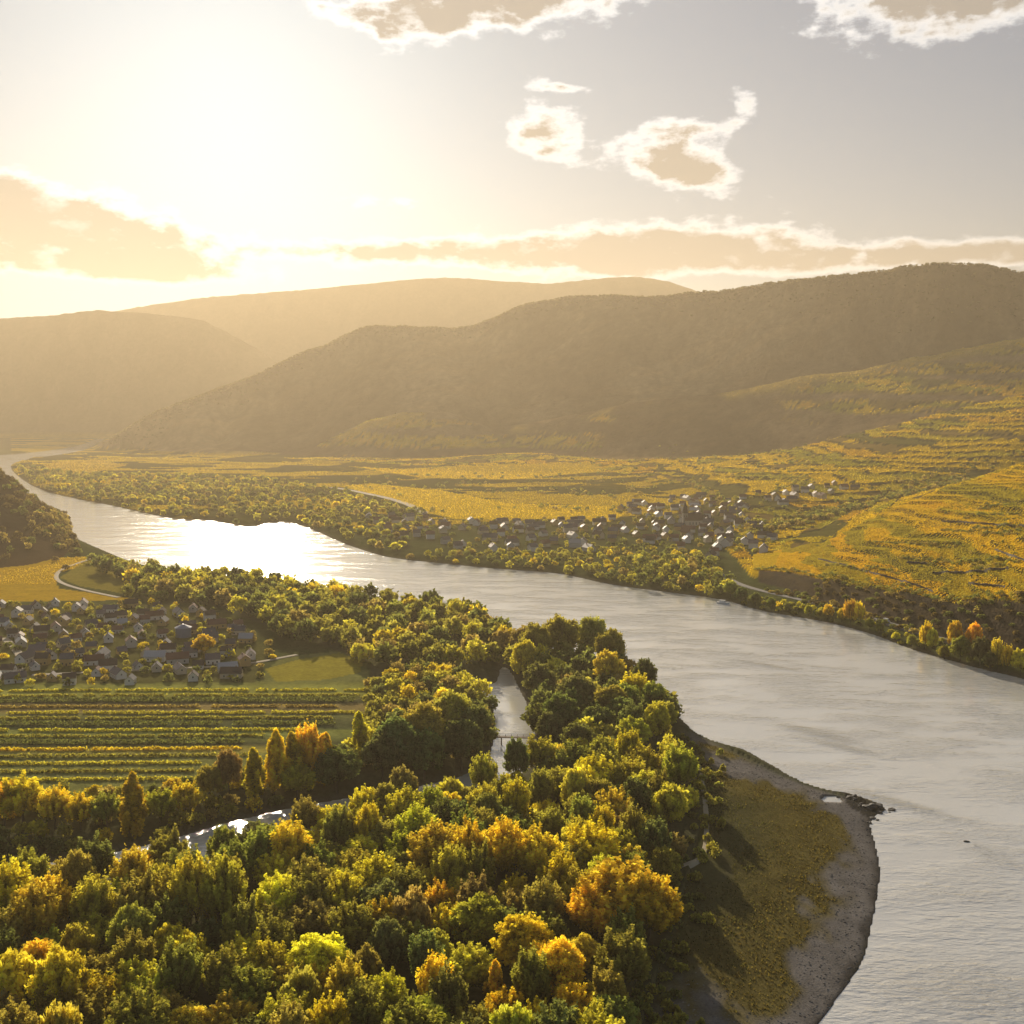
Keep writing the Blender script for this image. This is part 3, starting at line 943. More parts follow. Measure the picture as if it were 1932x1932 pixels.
def scatter(poly_px, spacing, hr, wr, forms, colours, place, z=4.0, jitter=None, avoid=None, tries=None, keep=1.0):
    poly = G(poly_px, z)
    x0, y0 = poly.min(0)
    x1, y1 = poly.max(0)
    n_try = tries or int((x1 - x0) * (y1 - y0) / spacing ** 2 * 7) + 50
    near = [(t['x'], t['y'], t['w']) for t in TREES]
    near = [q for q in near if x0 - 30 < q[0] < x1 + 30 and y0 - 30 < q[1] < y1 + 30]
    cand = np.stack([x0 + (x1 - x0) * rng.random(n_try), y0 + (y1 - y0) * rng.random(n_try)], 1)
    ok = inside(poly, cand[:, 0], cand[:, 1])
    cand = cand[ok]
    cz = ht(cand[:, 0], cand[:, 1])
    wet_ = (inside(ARM, cand[:, 0], cand[:, 1]) | inside(RIVER, cand[:, 0], cand[:, 1]))
    shore_ = np.minimum(seg_dist(ARM, cand[:, 0], cand[:, 1]), seg_dist(RIVER, cand[:, 0], cand[:, 1]))
    cand = cand[(cz > 0.2) & ~wet_ & (shore_ > 1.2)]
    grid = {}
    cs = spacing * 2
    for q in near:
        grid.setdefault((int(q[0] // cs), int(q[1] // cs)), []).append(q)
    fk, fp = list(forms), np.array(list(forms.values()), float)
    ck, cp = list(colours), np.array(list(colours.values()), float)
    for x, y in cand:
        if avoid and any((x - ax) ** 2 + (y - ay) ** 2 < ar * ar for ax, ay, ar in avoid):
            continue
        k0, k1 = int(x // cs), int(y // cs)
        s = spacing * (0.85 + 0.3 * rng.random())
        bad = False
        for i in (-1, 0, 1):
            for j in (-1, 0, 1):
                for q in grid.get((k0 + i, k1 + j), ()):
                    if (q[0] - x) ** 2 + (q[1] - y) ** 2 < max(s, q[2] * 0.46 if q[2] > spacing else s) ** 2:
                        bad = True
                        break
        if bad:
            continue
        w = wr[0] + (wr[1] - wr[0]) * rng.random()
        h = hr[0] + (hr[1] - hr[0]) * rng.random()
        grid.setdefault((k0, k1), []).append((x, y, w))
        if rng.random() > keep:
            continue
        fm = fk[rng.choice(len(fk), p=fp / fp.sum())]
        add_tree(x, y, h, w * (0.5 if fm == 'column' else 1), fm, ck[rng.choice(len(ck), p=cp / cp.sum())], place)


MIXN = {'dark green': 1.8, 'olive green': 4, 'yellow-green': 3.6, 'mid green': 1.6, 'golden yellow': 0.9, 'lemon yellow': 1.3, 'russet brown': .7, 'orange': 0.1}
MIXD = {'dark green': 4, 'olive green': 4, 'mid green': 1.5, 'yellow-green': 1, 'russet brown': .8, 'golden yellow': .3}
NEAR_POLY = [(-150, 1730), (150, 1700), (350, 1668), (480, 1622), (620, 1575), (780, 1540), (900, 1508), (1005, 1468), (1040, 1430), (1180, 1440), (1270, 1440), (1300, 1520), (1290, 1620), (1245, 1700), (1215, 1780), (1190, 1900), (1150, 2130), (-150, 2130)]
scatter(NEAR_POLY, 8.6, (11, 21), (10, 15), {'round': 1.6, 'brush': 5, 'bush': .4}, MIXN, NEARW)
ARM_POLY = [(-100, 1640), (50, 1612), (200, 1572), (400, 1500), (520, 1474), (700, 1466), (900, 1440), (925, 1330), (900, 1300), (800, 1255), (705, 1300), (695, 1385), (600, 1455), (430, 1478), (330, 1500), (200, 1530), (-100, 1545)]
scatter([(-60, 1508), (300, 1496), (430, 1480), (560, 1470), (680, 1490), (560, 1516), (430, 1546), (300, 1584), (200, 1606), (60, 1628), (-60, 1645)], 6.0, (4, 9), (5.5, 8.5), {'round': 3, 'bush': 2, 'brush': 2}, {'dark green': 2, 'olive green': 4, 'russet brown': 2.5, 'yellow-green': 2, 'golden yellow': 1.5, 'orange': .5}, ARMW)
scatter(ARM_POLY, 8.0, (7, 13), (8, 13), {'round': 3, 'brush': 3, 'bush': 2}, {'dark green': 3, 'olive green': 4, 'russet brown': 2.5, 'yellow-green': 2, 'golden yellow': 1.2}, ARMW)
ISL_POLY = [(965, 1265), (1022, 1420), (1100, 1440), (1220, 1425), (1285, 1372), (1245, 1326), (1185, 1278), (1100, 1240), (990, 1218)]
scatter(ISL_POLY, 10.5, (15, 20), (13, 17), {'round': 4, 'brush': 1}, MIXD, ISL)
MIDW = 'in the riverside wood'
lawn = ground(845, 1232, 4)
MID_POLY = [(180, 1078), (330, 1090), (500, 1108), (620, 1124), (720, 1140), (880, 1166), (945, 1200), (985, 1222), (955, 1262), (870, 1262), (800, 1255), (700, 1262), (640, 1224), (540, 1222), (500, 1180), (400, 1148), (280, 1122), (238, 1098)]
scatter(MID_POLY, 12.5, (14, 21), (13, 18), {'round': 4, 'brush': 2}, {'dark green': 3.5, 'olive green': 4, 'mid green': 1, 'yellow-green': 1.5, 'golden yellow': .9, 'russet brown': 1}, MIDW, avoid=[(lawn[0], lawn[1], 13)])
FARW = 'on the flat far bank'
scatter([(30, 878), (160, 895), (330, 897), (500, 905), (640, 926), (720, 950), (800, 975), (820, 1005), (760, 1040), (690, 1030), (600, 1000), (536, 980), (456, 988), (300, 968), (142, 936), (66, 916)], 17, (7, 12), (9, 14), {'round': 4, 'bush': 1}, {'dark green': 3, 'olive green': 4, 'yellow-green': 2, 'russet brown': 1.5, 'golden yellow': .8}, FARW, keep=0.75)
scatter([(742, 1050), (866, 1062), (1041, 1076), (1150, 1098), (1258, 1112), (1370, 1122), (1350, 1060), (1250, 1030), (1050, 1046), (900, 1040)], 12, (4.5, 9), (7, 10), {'round': 4, 'bush': 2}, {'dark green': 3, 'olive green': 4, 'yellow-green': 2, 'golden yellow': 1.3, 'russet brown': 1}, 'on the bank below the far village')
scatter([(1200, 1060), (1340, 1062), (1400, 1130), (1360, 1126), (1258, 1112), (1190, 1104)], 9.5, (10, 17), (9, 13), {'round': 4}, MIXD, 'on the bank below the far village')
scatter([(800, 985), (1150, 978), (1200, 950), (1480, 955), (1480, 1040), (1340, 1058), (1050, 1044), (850, 1036)], 17, (4, 7), (5, 8), {'round': 4, 'bush': 2}, {'dark green': 3, 'olive green': 4, 'russet brown': 1.5, 'yellow-green': 1.2}, 'among the houses of the far village', keep=0.6)
scatter([(1370, 1126), (1432, 1150), (1572, 1174), (1711, 1220), (1851, 1260), (1932, 1279), (1932, 1262), (1851, 1238), (1711, 1196), (1572, 1154), (1432, 1128)], 5.5, (2, 4.5), (3.5, 6), {'bush': 3}, {'dark green': 2, 'olive green': 4, 'yellow-green': 2.5, 'golden yellow': 1}, RB, keep=0.85)
scatter([(1440, 1104), (1560, 1138), (1700, 1182), (1800, 1210), (1932, 1246), (1932, 1200), (1800, 1180), (1700, 1155), (1560, 1112)], 6.5, (2, 4.5), (4, 7), {'bush': 3, 'round': 1}, {'dark green': 4, 'forest': 4, 'olive green': 1.5, 'russet brown': 1}, 'on the dark scarp above the river road', z=8, keep=0.85)
VILW = 'among the houses of the near village'
scatter([(-30, 1142), (300, 1140), (440, 1162), (520, 1230), (500, 1292), (-30, 1300)], 9.5, (3, 6.5), (4, 7), {'round': 4, 'bush': 2}, {'dark green': 3, 'olive green': 4, 'yellow-green': 2, 'russet brown': 1.2, 'golden yellow': 1}, VILW, keep=0.6)
hero(385, 1195, 13, 14, 'round', 'orange', VILW)
scatter([(150, 1058), (240, 1070), (240, 1130), (280, 1132), (330, 1142), (440, 1160), (240, 1092)], 12, (8, 13), (9, 12), {'round': 4}, MIXD, MIDW)

# ------------------------------------------------------------------ which trees are individuals
for t in TREES:
    t['z'] = float(ht(t['x'], t['y']))
    t['px'], t['py'] = project(t['x'], t['y'], t['z'] + t['h'] * 0.65)
    t['size'] = t['h'] * t['w'] / t['y'] ** 2
    t['seen'] = -40 < t['px'] < W + 40 and t['py'] - t['h'] * 0.5 * F / t['y'] < W
TREES = [t for t in TREES if t['seen']]
order = sorted(TREES, key=lambda t: (not t['hero'], -t['size']))
SINGLE = order[:300]
MASS = order[300:]

ORD = 'first second third fourth fifth sixth seventh eighth ninth tenth eleventh twelfth thirteenth fourteenth fifteenth sixteenth seventeenth eighteenth nineteenth twentieth'.split()
KINDW = {'round': 'round-crowned tree', 'brush': 'bushy upright tree', 'column': 'slim poplar', 'bush': 'low shrub'}
NAMEW = {'round': 'broadleaf_tree', 'brush': 'willow_tree', 'column': 'poplar_tree', 'bush': 'shrub'}
buckets = {}
for t in SINGLE:
    pl = t['place']
    row = ''
    if pl == NEARW:
        k = int(np.clip((t['py'] - 1430) / 100, 0, 4))
        row = ['far edge', 'second row', 'middle row', 'fourth row', 'front row'][k]
    elif pl in (ISL, ARMW, MIDW):
        lo_, hi_ = {ISL: (1200, 1370), ARMW: (1350, 1540), MIDW: (1060, 1230)}[pl]
        k = int(np.clip((t['py'] - lo_) / (hi_ - lo_) * 3, 0, 2))
        row = ['far side', 'middle', 'near side'][k]
    buckets.setdefault((pl, row, t['colour'], t['form']), []).append(t)
for (pl, row, cl, fm), ts in buckets.items():
    ts.sort(key=lambda t: t['px'])
    n_ = len(ts)
    for i, t in enumerate(ts):
        rw = f', {row}' if row else ''
        base = f'{cl} {KINDW[fm]} {pl}{rw}'
        if n_ > 1:
            pos = 'leftmost' if i == 0 else ('rightmost' if i == n_ - 1 else f'{ORD[min(i, 19)]} from left')
            base += f', {pos}'
        t['label'] = base

for i, t in enumerate(SINGLE):
    fm = t['form']
    w0, h0 = FORMS[fm][:2]
    cm, tm, _, _ = PROTO[fm, int(rng.integers(3))]
    root = bpy.data.objects.new(NAMEW[fm], None)
    col.objects.link(root)
    root.location = (t['x'], t['y'], t['z'] - 0.1)
    root.rotation_euler = (rng.normal() * 0.05, rng.normal() * 0.05, rng.random() * 6.28)
    k = t['w'] / w0
    root.scale = (k, k * (0.9 + 0.2 * rng.random()), t['h'] / h0)
    tag(root, t['label'], 'shrub' if fm == 'bush' else 'tree', 'trees ' + t['place'])
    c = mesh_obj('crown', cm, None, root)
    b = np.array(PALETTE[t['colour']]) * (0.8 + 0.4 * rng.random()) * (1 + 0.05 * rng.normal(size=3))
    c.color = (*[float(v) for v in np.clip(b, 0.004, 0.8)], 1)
    mesh_obj('trunk', tm, None, root)


# the rest of the woods: one mass for each stand
def mass(name, ts, label, leaves, leafsize):
    Vs, Cs, Rs = [], [], []
    for t in ts:
        fm = t['form']
        w0, h0 = FORMS[fm][:2]
        _, _, P, vr = PROTO[fm, int(rng.integers(3))]
        n_ = min(leaves, len(P))
        pick = rng.choice(len(P), n_, replace=False)
        a = rng.random() * 6.28
        p = P[pick] * np.array((t['w'] / w0, t['w'] / w0, t['h'] / h0))
        p = np.stack([p[:, 0] * math.cos(a) - p[:, 1] * math.sin(a), p[:, 0] * math.sin(a) + p[:, 1] * math.cos(a), p[:, 2]], 1)
        p += (t['x'], t['y'], t['z'] - 0.15 * t['h'])
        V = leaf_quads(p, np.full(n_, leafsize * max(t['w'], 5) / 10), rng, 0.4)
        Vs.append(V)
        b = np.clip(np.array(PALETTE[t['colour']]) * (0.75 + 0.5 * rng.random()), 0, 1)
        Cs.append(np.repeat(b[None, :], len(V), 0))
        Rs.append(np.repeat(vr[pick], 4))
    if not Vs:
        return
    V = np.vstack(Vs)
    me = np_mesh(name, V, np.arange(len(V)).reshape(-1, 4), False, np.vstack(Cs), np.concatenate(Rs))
    tag(mesh_obj(name, me, M_leaves_mass), label, 'woodland', kind='stuff')


by_place = {}
for t in MASS:
    by_place.setdefault(t['place'], []).append(t)
LEAVES = {NEARW: (900, .75), ARMW: (420, .75), ISL: (420, .85), MIDW: (330, .95), FARW: (90, 1.6)}
for pl, ts in by_place.items():
    lv, ls = LEAVES.get(pl, (110, 1.25))
    if pl == VILW:
        lv, ls = 150, 1.05
    mass('woodland', ts, f'mixed autumn trees and bushes {pl}', lv, ls)

# tree tops along the skyline ridge
ts = []
tt = np.linspace(-0.44, 0.52, 900)
for t_ in tt:
    d_ = float(np.interp(t_, L_crestD[0], L_crestD[1]))
    for _ in range(4):
        y = d_ + rng.normal() * 45
        x = (t_ + rng.normal() * 0.0006) * y
        z = float(ht(x, y))
        if z < 25:
            continue
        ts.append(dict(x=x, y=y, z=z, h=5 + 3 * rng.random(), w=8 + 4 * rng.random(), form='round', colour=['forest', 'forest green'][rng.integers(2)]))
mass('ridge_forest', ts, 'ragged line of trees along the crest of the wooded ridge', 20, 1.9)


# ------------------------------------------------------------------ woods on the spur, gullies and hedges of the far slopes
def line_trees(L, px0, px1, step_px, spread, hr, wr, cols, keep=1.0, dd=0.0, forms=('round', 'bush')):
    out_ = []
    px = px0
    while px < px1:
        t_ = (px - W / 2) / F
        d_ = float(np.interp(t_, L[0], L[1])) + dd + rng.normal() * spread
        px += step_px * (0.5 + rng.random())
        if rng.random() > keep:
            continue
        x = t_ * d_
        out_.append(dict(x=x, y=d_, z=float(ht(x, d_)), h=hr[0] + (hr[1] - hr[0]) * rng.random(), w=wr[0] + (wr[1] - wr[0]) * rng.random(), form=forms[int(rng.integers(len(forms)))], colour=cols[int(rng.integers(len(cols)))]))
    return out_


DK = ['dark green', 'olive green', 'dark green', 'russet brown']
gul_t = []
for k in range(5):
    gul_t += line_trees(L_valley, 1310, 1830, 5, 26, (5, 10), (7, 11), DK, 0.8)
gul_t += line_trees(L_valley, 1500, 1932, 5, 50, (5, 9), (6, 10), DK, 0.7, 60)
gul_t += line_trees(L_crestB, 1200, 1932, 14, 60, (4, 8), (6, 10), DK, 0.6, -120)
mass('gully_wood', gul_t, 'dark hedgerow trees filling the gully behind the vineyard slope', 90, 1.3)
hed = []
for dd, x0, x1 in ((60, 1560, 1700), (110, 1700, 1932), (170, 1640, 1820), (230, 1780, 1932), (290, 1820, 1932), (90, 1840, 1932), (200, 1860, 1932), (330, 1850, 1932)):
    hed += line_trees(L_scarp, x0, x1, 3.2, 4, (2, 4), (3, 5), DK, 0.85, dd, ('bush',))
hed += line_trees(L_scarp, 1430, 1932, 9, 150, (1.8, 4), (3, 5.5), DK, 0.8, 170, ('bush',))
hed += line_trees(L_scarp, 1430, 1932, 4, 7, (2, 5), (4, 6), DK, 0.8, 5, ('bush',))
mass('hedges', hed, 'dark bushes and hedges dotted along the vineyard terraces', 70, 0.9)
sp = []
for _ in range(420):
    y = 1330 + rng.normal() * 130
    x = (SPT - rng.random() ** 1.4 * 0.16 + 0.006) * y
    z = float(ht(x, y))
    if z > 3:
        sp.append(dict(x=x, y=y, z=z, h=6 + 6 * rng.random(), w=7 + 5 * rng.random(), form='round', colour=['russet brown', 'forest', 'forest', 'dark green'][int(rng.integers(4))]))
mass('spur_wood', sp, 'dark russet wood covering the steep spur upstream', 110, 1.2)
vp = []
for _ in range(900):
    px, py = 640 + 900 * rng.random(), 872 + 90 * rng.random()
    x, y = ground(px, py, 8)
    if fbm(np.array(x / 160.0), np.array(y / 120.0), 3) > 0.52:
        continue
    z = float(ht(x, y))
    if 0.4 < z < 60:
        vp.append(dict(x=x, y=y, z=z, h=3 + 5 * rng.random(), w=5 + 6 * rng.random(), form='bush', colour=DK[int(rng.integers(4))]))
mass('field_trees', vp, 'scattered dark trees between the golden far fields', 40, 1.6)

# vines on the near vineyard slope
nv = 210000
tv = (1425 + 540 * rng.random(nv) - W / 2) / F
d0, d1 = np.interp(tv, L_scarp[0], L_scarp[1]), np.interp(tv, L_crestA[0], L_crestA[1])
dv = d0 + (d1 - d0) * rng.random(nv)
xv, yv = tv * dv, dv
zv = ht(xv, yv)
plot_k = np.floor(xv / 75 + 0.8 * fbm(xv / 140, yv / 60, 3)) * 7 + np.floor(zv / 5.0)
pk = _H[plot_k.astype(int) % 512, (plot_k.astype(int) * 13) % 512]
phi = (pk - 0.5) * 1.2
ph = (yv * np.cos(phi) + xv * np.sin(phi)) / 4.6
keepv = ((ph % 1) < 0.55) & (zv > 4.5)
xv, yv, zv, pk = xv[keepv], yv[keepv], zv[keepv], pk[keepv]
VC = np.array([(0.58, 0.40, 0.035), (0.60, 0.41, 0.035), (0.46, 0.36, 0.045), (0.38, 0.31, 0.05), (0.62, 0.40, 0.035), (0.52, 0.39, 0.04)])
vcol = VC[(pk * 5.99).astype(int)]
V = leaf_quads(np.stack([xv, yv, zv + 0.45], 1), np.full(len(xv), 0.55), rng, 0.6)
me = np_mesh('vines', V, np.arange(len(V)).reshape(-1, 4), False, np.repeat(vcol, 4, 0), np.repeat(0.35 + 0.3 * rng.random(len(xv)), 4))
tag(mesh_obj('vines', me, M_leaves_mass), 'rows of yellow autumn vines on the terraced slope above the river road', 'vines', kind='stuff')

# vines of the farther golden plots, one clump for each few square metres
gold = (C[..., 0] > 0.27) & (C[..., 2] < 0.06) & (Dp > 900) & (Dp < 3600) & (np.abs(T) < 0.52) & (spur < 1) & (Zt > 0.8) & ((Dp > FD[2][None, :]) | (PX < 1420))
gi = np.argwhere(gold)
gi = gi[rng.choice(len(gi), min(len(gi), 90000), replace=False)]
tt_ = tcol[gi[:, 1]] + (rng.random(len(gi)) - .5) * 0.0021
ll_ = lrow[gi[:, 0]] + (rng.random(len(gi)) - .5) * 0.0048
yv = np.exp(ll_)
xv = tt_ * yv
zv = ht(xv, yv)
V = leaf_quads(np.stack([xv, yv, zv + 0.5], 1), yv / 1500.0, rng, 0.3)
vc_ = np.clip(C[gi[:, 0], gi[:, 1]] * np.array((1.15, 1.25, 2.2)), 0, 0.7)
me = np_mesh('vines', V, np.arange(len(V)).reshape(-1, 4), False, np.repeat(vc_, 4, 0), np.repeat(0.4 + 0.25 * rng.random(len(xv)), 4))
tag(mesh_obj('vines', me, M_leaves_mass), 'golden autumn vines covering the farther plots and foothills', 'vines', kind='stuff')

def hit(px, py, d0=300.0, d1=3500.0):
    """where the line of sight through (px, py) meets the ground"""
    a, c, e = ray(px, py)
    d_ = np.exp(np.linspace(math.log(d0), math.log(d1), 1500))
    zr = H + e / c * d_
    below = zr <= ht(a / c * d_, d_)
    i_ = int(np.argmax(below)) if below.any() else len(d_) - 1
    return a / c * d_[i_], d_[i_]


M_terrace = plain_mat('terrace_stone', (0.095, 0.08, 0.062), 0.95, 0.4, 0.5)
for pts, lb in (([(1544, 1057), (1590, 1068), (1636, 1082)], 'dark stone terrace wall on the left end of the vineyard slope'),
                ([(1640, 1082), (1700, 1098), (1760, 1118)], 'long slanting terrace wall in the lower vineyard slope'),
                ([(1760, 1084), (1830, 1082), (1903, 1075)], 'level terrace wall across the middle of the vineyard slope'),
                ([(1778, 986), (1850, 990), (1940, 997)], 'highest terrace wall on the vineyard slope'),
                ([(1878, 1040), (1905, 1050), (1940, 1063)], 'short terrace wall at the picture edge of the vineyard slope'),
                ([(1711, 1064), (1750, 1066)], 'shortest dark terrace wall in the middle of the vineyard slope'),
                ([(1828, 1104), (1862, 1107), (1896, 1111)], 'terrace wall just above the dark scarp')):
    wp = np.array([hit(np.interp(u_, np.linspace(0, 1, len(pts)), [p[0] for p in pts]), np.interp(u_, np.linspace(0, 1, len(pts)), [p[1] for p in pts])) for u_ in np.linspace(0, 1, 26)])
    for _ in range(2):
        wp[1:-1] = (wp[:-2] + wp[1:-1] * 2 + wp[2:]) / 4
    wz = ht(wp[:, 0], wp[:, 1])
    k = len(wp)
    hh = 1.6 + 0.7 * rng.random(k)
    fy = np.array((0, 1.0))
    V = np.vstack([np.column_stack([wp, wz - 1.5]), np.column_stack([wp, wz + hh]), np.column_stack([wp + fy, wz + hh]), np.column_stack([wp + fy, wz - 1.5])])
    i_ = np.arange(k - 1)
    Fq = np.vstack([np.stack([i_ + q * k, i_ + 1 + q * k, i_ + 1 + (q + 1) * k, i_ + (q + 1) * k], 1) for q in range(3)])
    tag(mesh_obj('terrace_wall', np_mesh('terrace_wall', V, Fq), M_terrace), lb, 'wall', 'terrace walls of the vineyard slope', 'thing')

# dark hedge rows across the strip fields of the near bank
ROWS = []
ROW_Y = [1302, 1312, 1322, 1333, 1344, 1354, 1365, 1376, 1387, 1399, 1411, 1424, 1438, 1453, 1468]
ROW_C = ['yellow-green', 'olive green', 'dark green', 'russet brown', 'yellow-green', 'olive green', 'dark green', 'yellow-green', 'olive green', 'dark green', 'golden yellow', 'olive green', 'yellow-green', 'olive green', 'yellow-green']
for k, py in enumerate(ROW_Y):
    ROWS.append((py, -60, float(np.interp(py, [1300, 1350, 1400, 1470], [690, 655, 480, 330])) + 25 * rng.normal(), 2.2 if ROW_C[k] == 'dark green' else 1.2, ROW_C[k], ORD[k]))
for py, xa, xb, hh, cl, which in ROWS:
    A, B = np.array(ground(xa, py + 2, 4.5)), np.array(ground(xb, py, 4.5))
    L_ = np.linalg.norm(B - A)
    k = int(L_ * 16)
    u_ = rng.random(k)
    gap = fbm(u_ * L_ / 9 + py, u_ * 0, 2) > 0.16
    u_ = u_[gap]
    p = A + (B - A) * u_[:, None] + rng.normal(size=(len(u_), 2)) * 0.5
    z = ht(p[:, 0], p[:, 1]) + rng.random(len(u_)) * hh * (0.6 + 0.7 * fbm(u_ * L_ / 5, u_ * 0 + py, 2))
    V = leaf_quads(np.column_stack([p, z]), np.full(len(u_), 0.55), rng, 0.3)
    me = np_mesh('hedge_row', V, np.arange(len(V)).reshape(-1, 4), False, np.repeat(np.array(PALETTE[cl])[None], len(V), 0), np.repeat(rng.random(len(u_)), 4))
    tag(mesh_obj('hedge_row', me, M_leaves_mass), f'{cl} row of bushes across the strip fields, {which} row from the village', 'hedge row', 'rows in the strip fields')


# ------------------------------------------------------------------ roads and lanes
def ribbon(name, pts, width, mat, label, z0=4.0, lift=0.35, cat='road'):
    p = chaikin([ground(x, y, z0) for x, y in pts], 2, False)
    seg = np.linalg.norm(np.diff(p, axis=0), axis=1)
    s_ = np.concatenate([[0], np.cumsum(seg)])
    q = np.arange(0, s_[-1], 4.0)
    c = np.stack([np.interp(q, s_, p[:, 0]), np.interp(q, s_, p[:, 1])], 1)
    tn = np.gradient(c, axis=0)
    tn /= np.linalg.norm(tn, axis=1)[:, None]
    nrm = np.stack([-tn[:, 1], tn[:, 0]], 1)
    a, b = c + nrm * width / 2, c - nrm * width / 2
    za = np.maximum(np.maximum(ht(a[:, 0], a[:, 1]), ht(b[:, 0], b[:, 1])), ht(c[:, 0], c[:, 1])) + lift
    for _ in range(4):
        za[1:-1] = np.maximum(za[1:-1], (za[:-2] + za[2:]) / 2)
    k = len(c)
    V = np.vstack([np.column_stack([a, za]), np.column_stack([b, za]), np.column_stack([a + nrm * 1.5, za - 2.5]), np.column_stack([b - nrm * 1.5, za - 2.5])])
    i = np.arange(k - 1)
    Fq = np.vstack([np.stack([i, i + 1, i + 1 + k, i + k], 1), np.stack([i, i + 2 * k, i + 1 + 2 * k, i + 1], 1), np.stack([i + k, i + 1 + k, i + 1 + 3 * k, i + 3 * k], 1)])
    ob = mesh_obj(name, np_mesh(name, V, Fq, False), mat)
    tag(ob, label, cat, kind='structure')
    return c, za


M_asphalt = plain_mat('worn_asphalt', (0.20, 0.185, 0.165), 0.85, 0.2, 0.3)
M_dirt = plain_mat('pale_track', (0.42, 0.35, 0.24), 0.95, 0.2, 0.3)
rc, rz = ribbon('river_road', [(1338, 1070), (1372, 1092), (1412, 1109), (1500, 1129), (1560, 1144), (1640, 1166), (1700, 1186), (1800, 1215), (1932, 1250), (2300, 1347)], 6.0, M_asphalt, 'pale road running along the far bank below the vineyards')
ribbon('field_lane', [(626, 920), (660, 925), (731, 940), (770, 951), (802, 968)], 12, M_dirt, 'pale lane curving along the golden field on the far bank')
ribbon('field_path', [(172, 1054), (120, 1072), (103, 1086), (112, 1100), (150, 1112), (225, 1128)], 3.5, M_dirt, 'pale curved path through the golden field near the spur', cat='path')
ribbon('wood_path', [(1318, 1440), (1328, 1500), (1334, 1560), (1330, 1620), (1300, 1640), (1250, 1655)], 1.6, M_dirt, 'thin pale footpath along the edge of the near wood', z0=2.5, lift=0.12, cat='path')
ribbon('village_street', [(8, 1205), (30, 1225), (44, 1250), (40, 1262), (18, 1286)], 4.5, M_dirt, 'pale street winding through the near village', cat='road')
ribbon('village_lane', [(60, 1275), (200, 1268), (330, 1262), (460, 1255), (560, 1236)], 3.0, M_dirt, 'pale lane along the lower edge of the near village', cat='road')


# ------------------------------------------------------------------ houses
def info_mat(name, var, scale, rough, spec=0.3):
    m, n = material(name)
    o = n.n('ShaderNodeOutputMaterial')
    b = n.n('ShaderNodeBsdfPrincipled')
    oi = n.n('ShaderNodeObjectInfo')
    t = n.n('ShaderNodeTexCoord')
    nz = n.noise(t.outputs['Object'], scale, 4, 0.6)
    s = n.n('ShaderNodeVectorMath', operation='SCALE')
    n.link(oi.outputs['Color'], s.inputs[0])
    n.link(n.m('ADD', n.m('MULTIPLY', nz, 2 * var), 1 - var), s.inputs['Scale'])
    n.link(s.outputs[0], b.inputs['Base Color'])
    b.inputs['Roughness'].default_value = rough
    b.inputs['Specular IOR Level'].default_value = spec
    n.link(b.outputs[0], o.inputs[0])
    return m


M_plaster = info_mat('plaster', 0.12, 0.8, 0.85)
M_rooftile = info_mat('roof_tiles', 0.30, 1.4, 0.6, 0.25)
M_glass = plain_mat('window_glass', (0.05, 0.06, 0.07), 0.12, 0.1)
M_wood = plain_mat('weathered_wood', (0.12, 0.075, 0.045), 0.85, 0.3, 1.0)
M_white = plain_mat('white_paint', (0.78, 0.77, 0.74), 0.4, 0.05)
M_stone = plain_mat('grey_stone', (0.12, 0.115, 0.105), 0.9, 0.4, 0.7)
M_wetstone = plain_mat('dark_wet_stone', (0.06, 0.055, 0.048), 0.7, 0.4, 0.7)


def house_meshes(L_, B_, hw, hr, ov=0.6):
    x, y = L_ / 2, B_ / 2
    V = [(-x, -y, -1.5), (x, -y, -1.5), (x, y, -1.5), (-x, y, -1.5), (-x, -y, hw), (x, -y, hw), (x, y, hw), (-x, y, hw), (-x, 0, hw + hr), (x, 0, hw + hr)]
    wall = bpy.data.meshes.new('wall')
    wall.from_pydata(V, [], [(0, 1, 5, 4), (2, 3, 7, 6), (1, 2, 6, 9, 5), (3, 0, 4, 8, 7)])
    sl = hr / y
    e = ov
    t_ = 0.30
    rv, rf = [], []
    for sgn in (-1, 1):
        b = len(rv)
        y1, z1 = sgn * (y + e), hw - sl * e
        for dz in (0.05, 0.05 + t_):
            rv += [(-x - e, 0, hw + hr + dz), (x + e, 0, hw + hr + dz), (x + e, y1, z1 + dz), (-x - e, y1, z1 + dz)]
        rf += [tuple(b + k for k in q) for q in ((0, 1, 2, 3), (4, 5, 6, 7), (0, 4, 5, 1), (1, 5, 6, 2), (2, 6, 7, 3), (3, 7, 4, 0))]
    roof = bpy.data.meshes.new('roof')
    roof.from_pydata(rv, [], rf)
    wall.materials.append(M_plaster)
    roof.materials.append(M_rooftile)
    return wall, roof


def small_box(name, sx_, sy_, sz_, mat):
    me = box_mesh(name, -sx_ / 2, sx_ / 2, -sy_ / 2, sy_ / 2, 0, sz_)
    me.materials.append(mat)
    return me


def box_mesh(name, x0, x1, y0, y1, z0, z1):
    V = np.array([(x, y, z) for z in (z0, z1) for x, y in ((x0, y0), (x1, y0), (x1, y1), (x0, y1))])
    Fc = np.array([(3, 2, 1, 0), (4, 5, 6, 7), (0, 1, 5, 4), (1, 2, 6, 5), (2, 3, 7, 6), (3, 0, 4, 7)])
    return np_mesh(name, V, Fc)


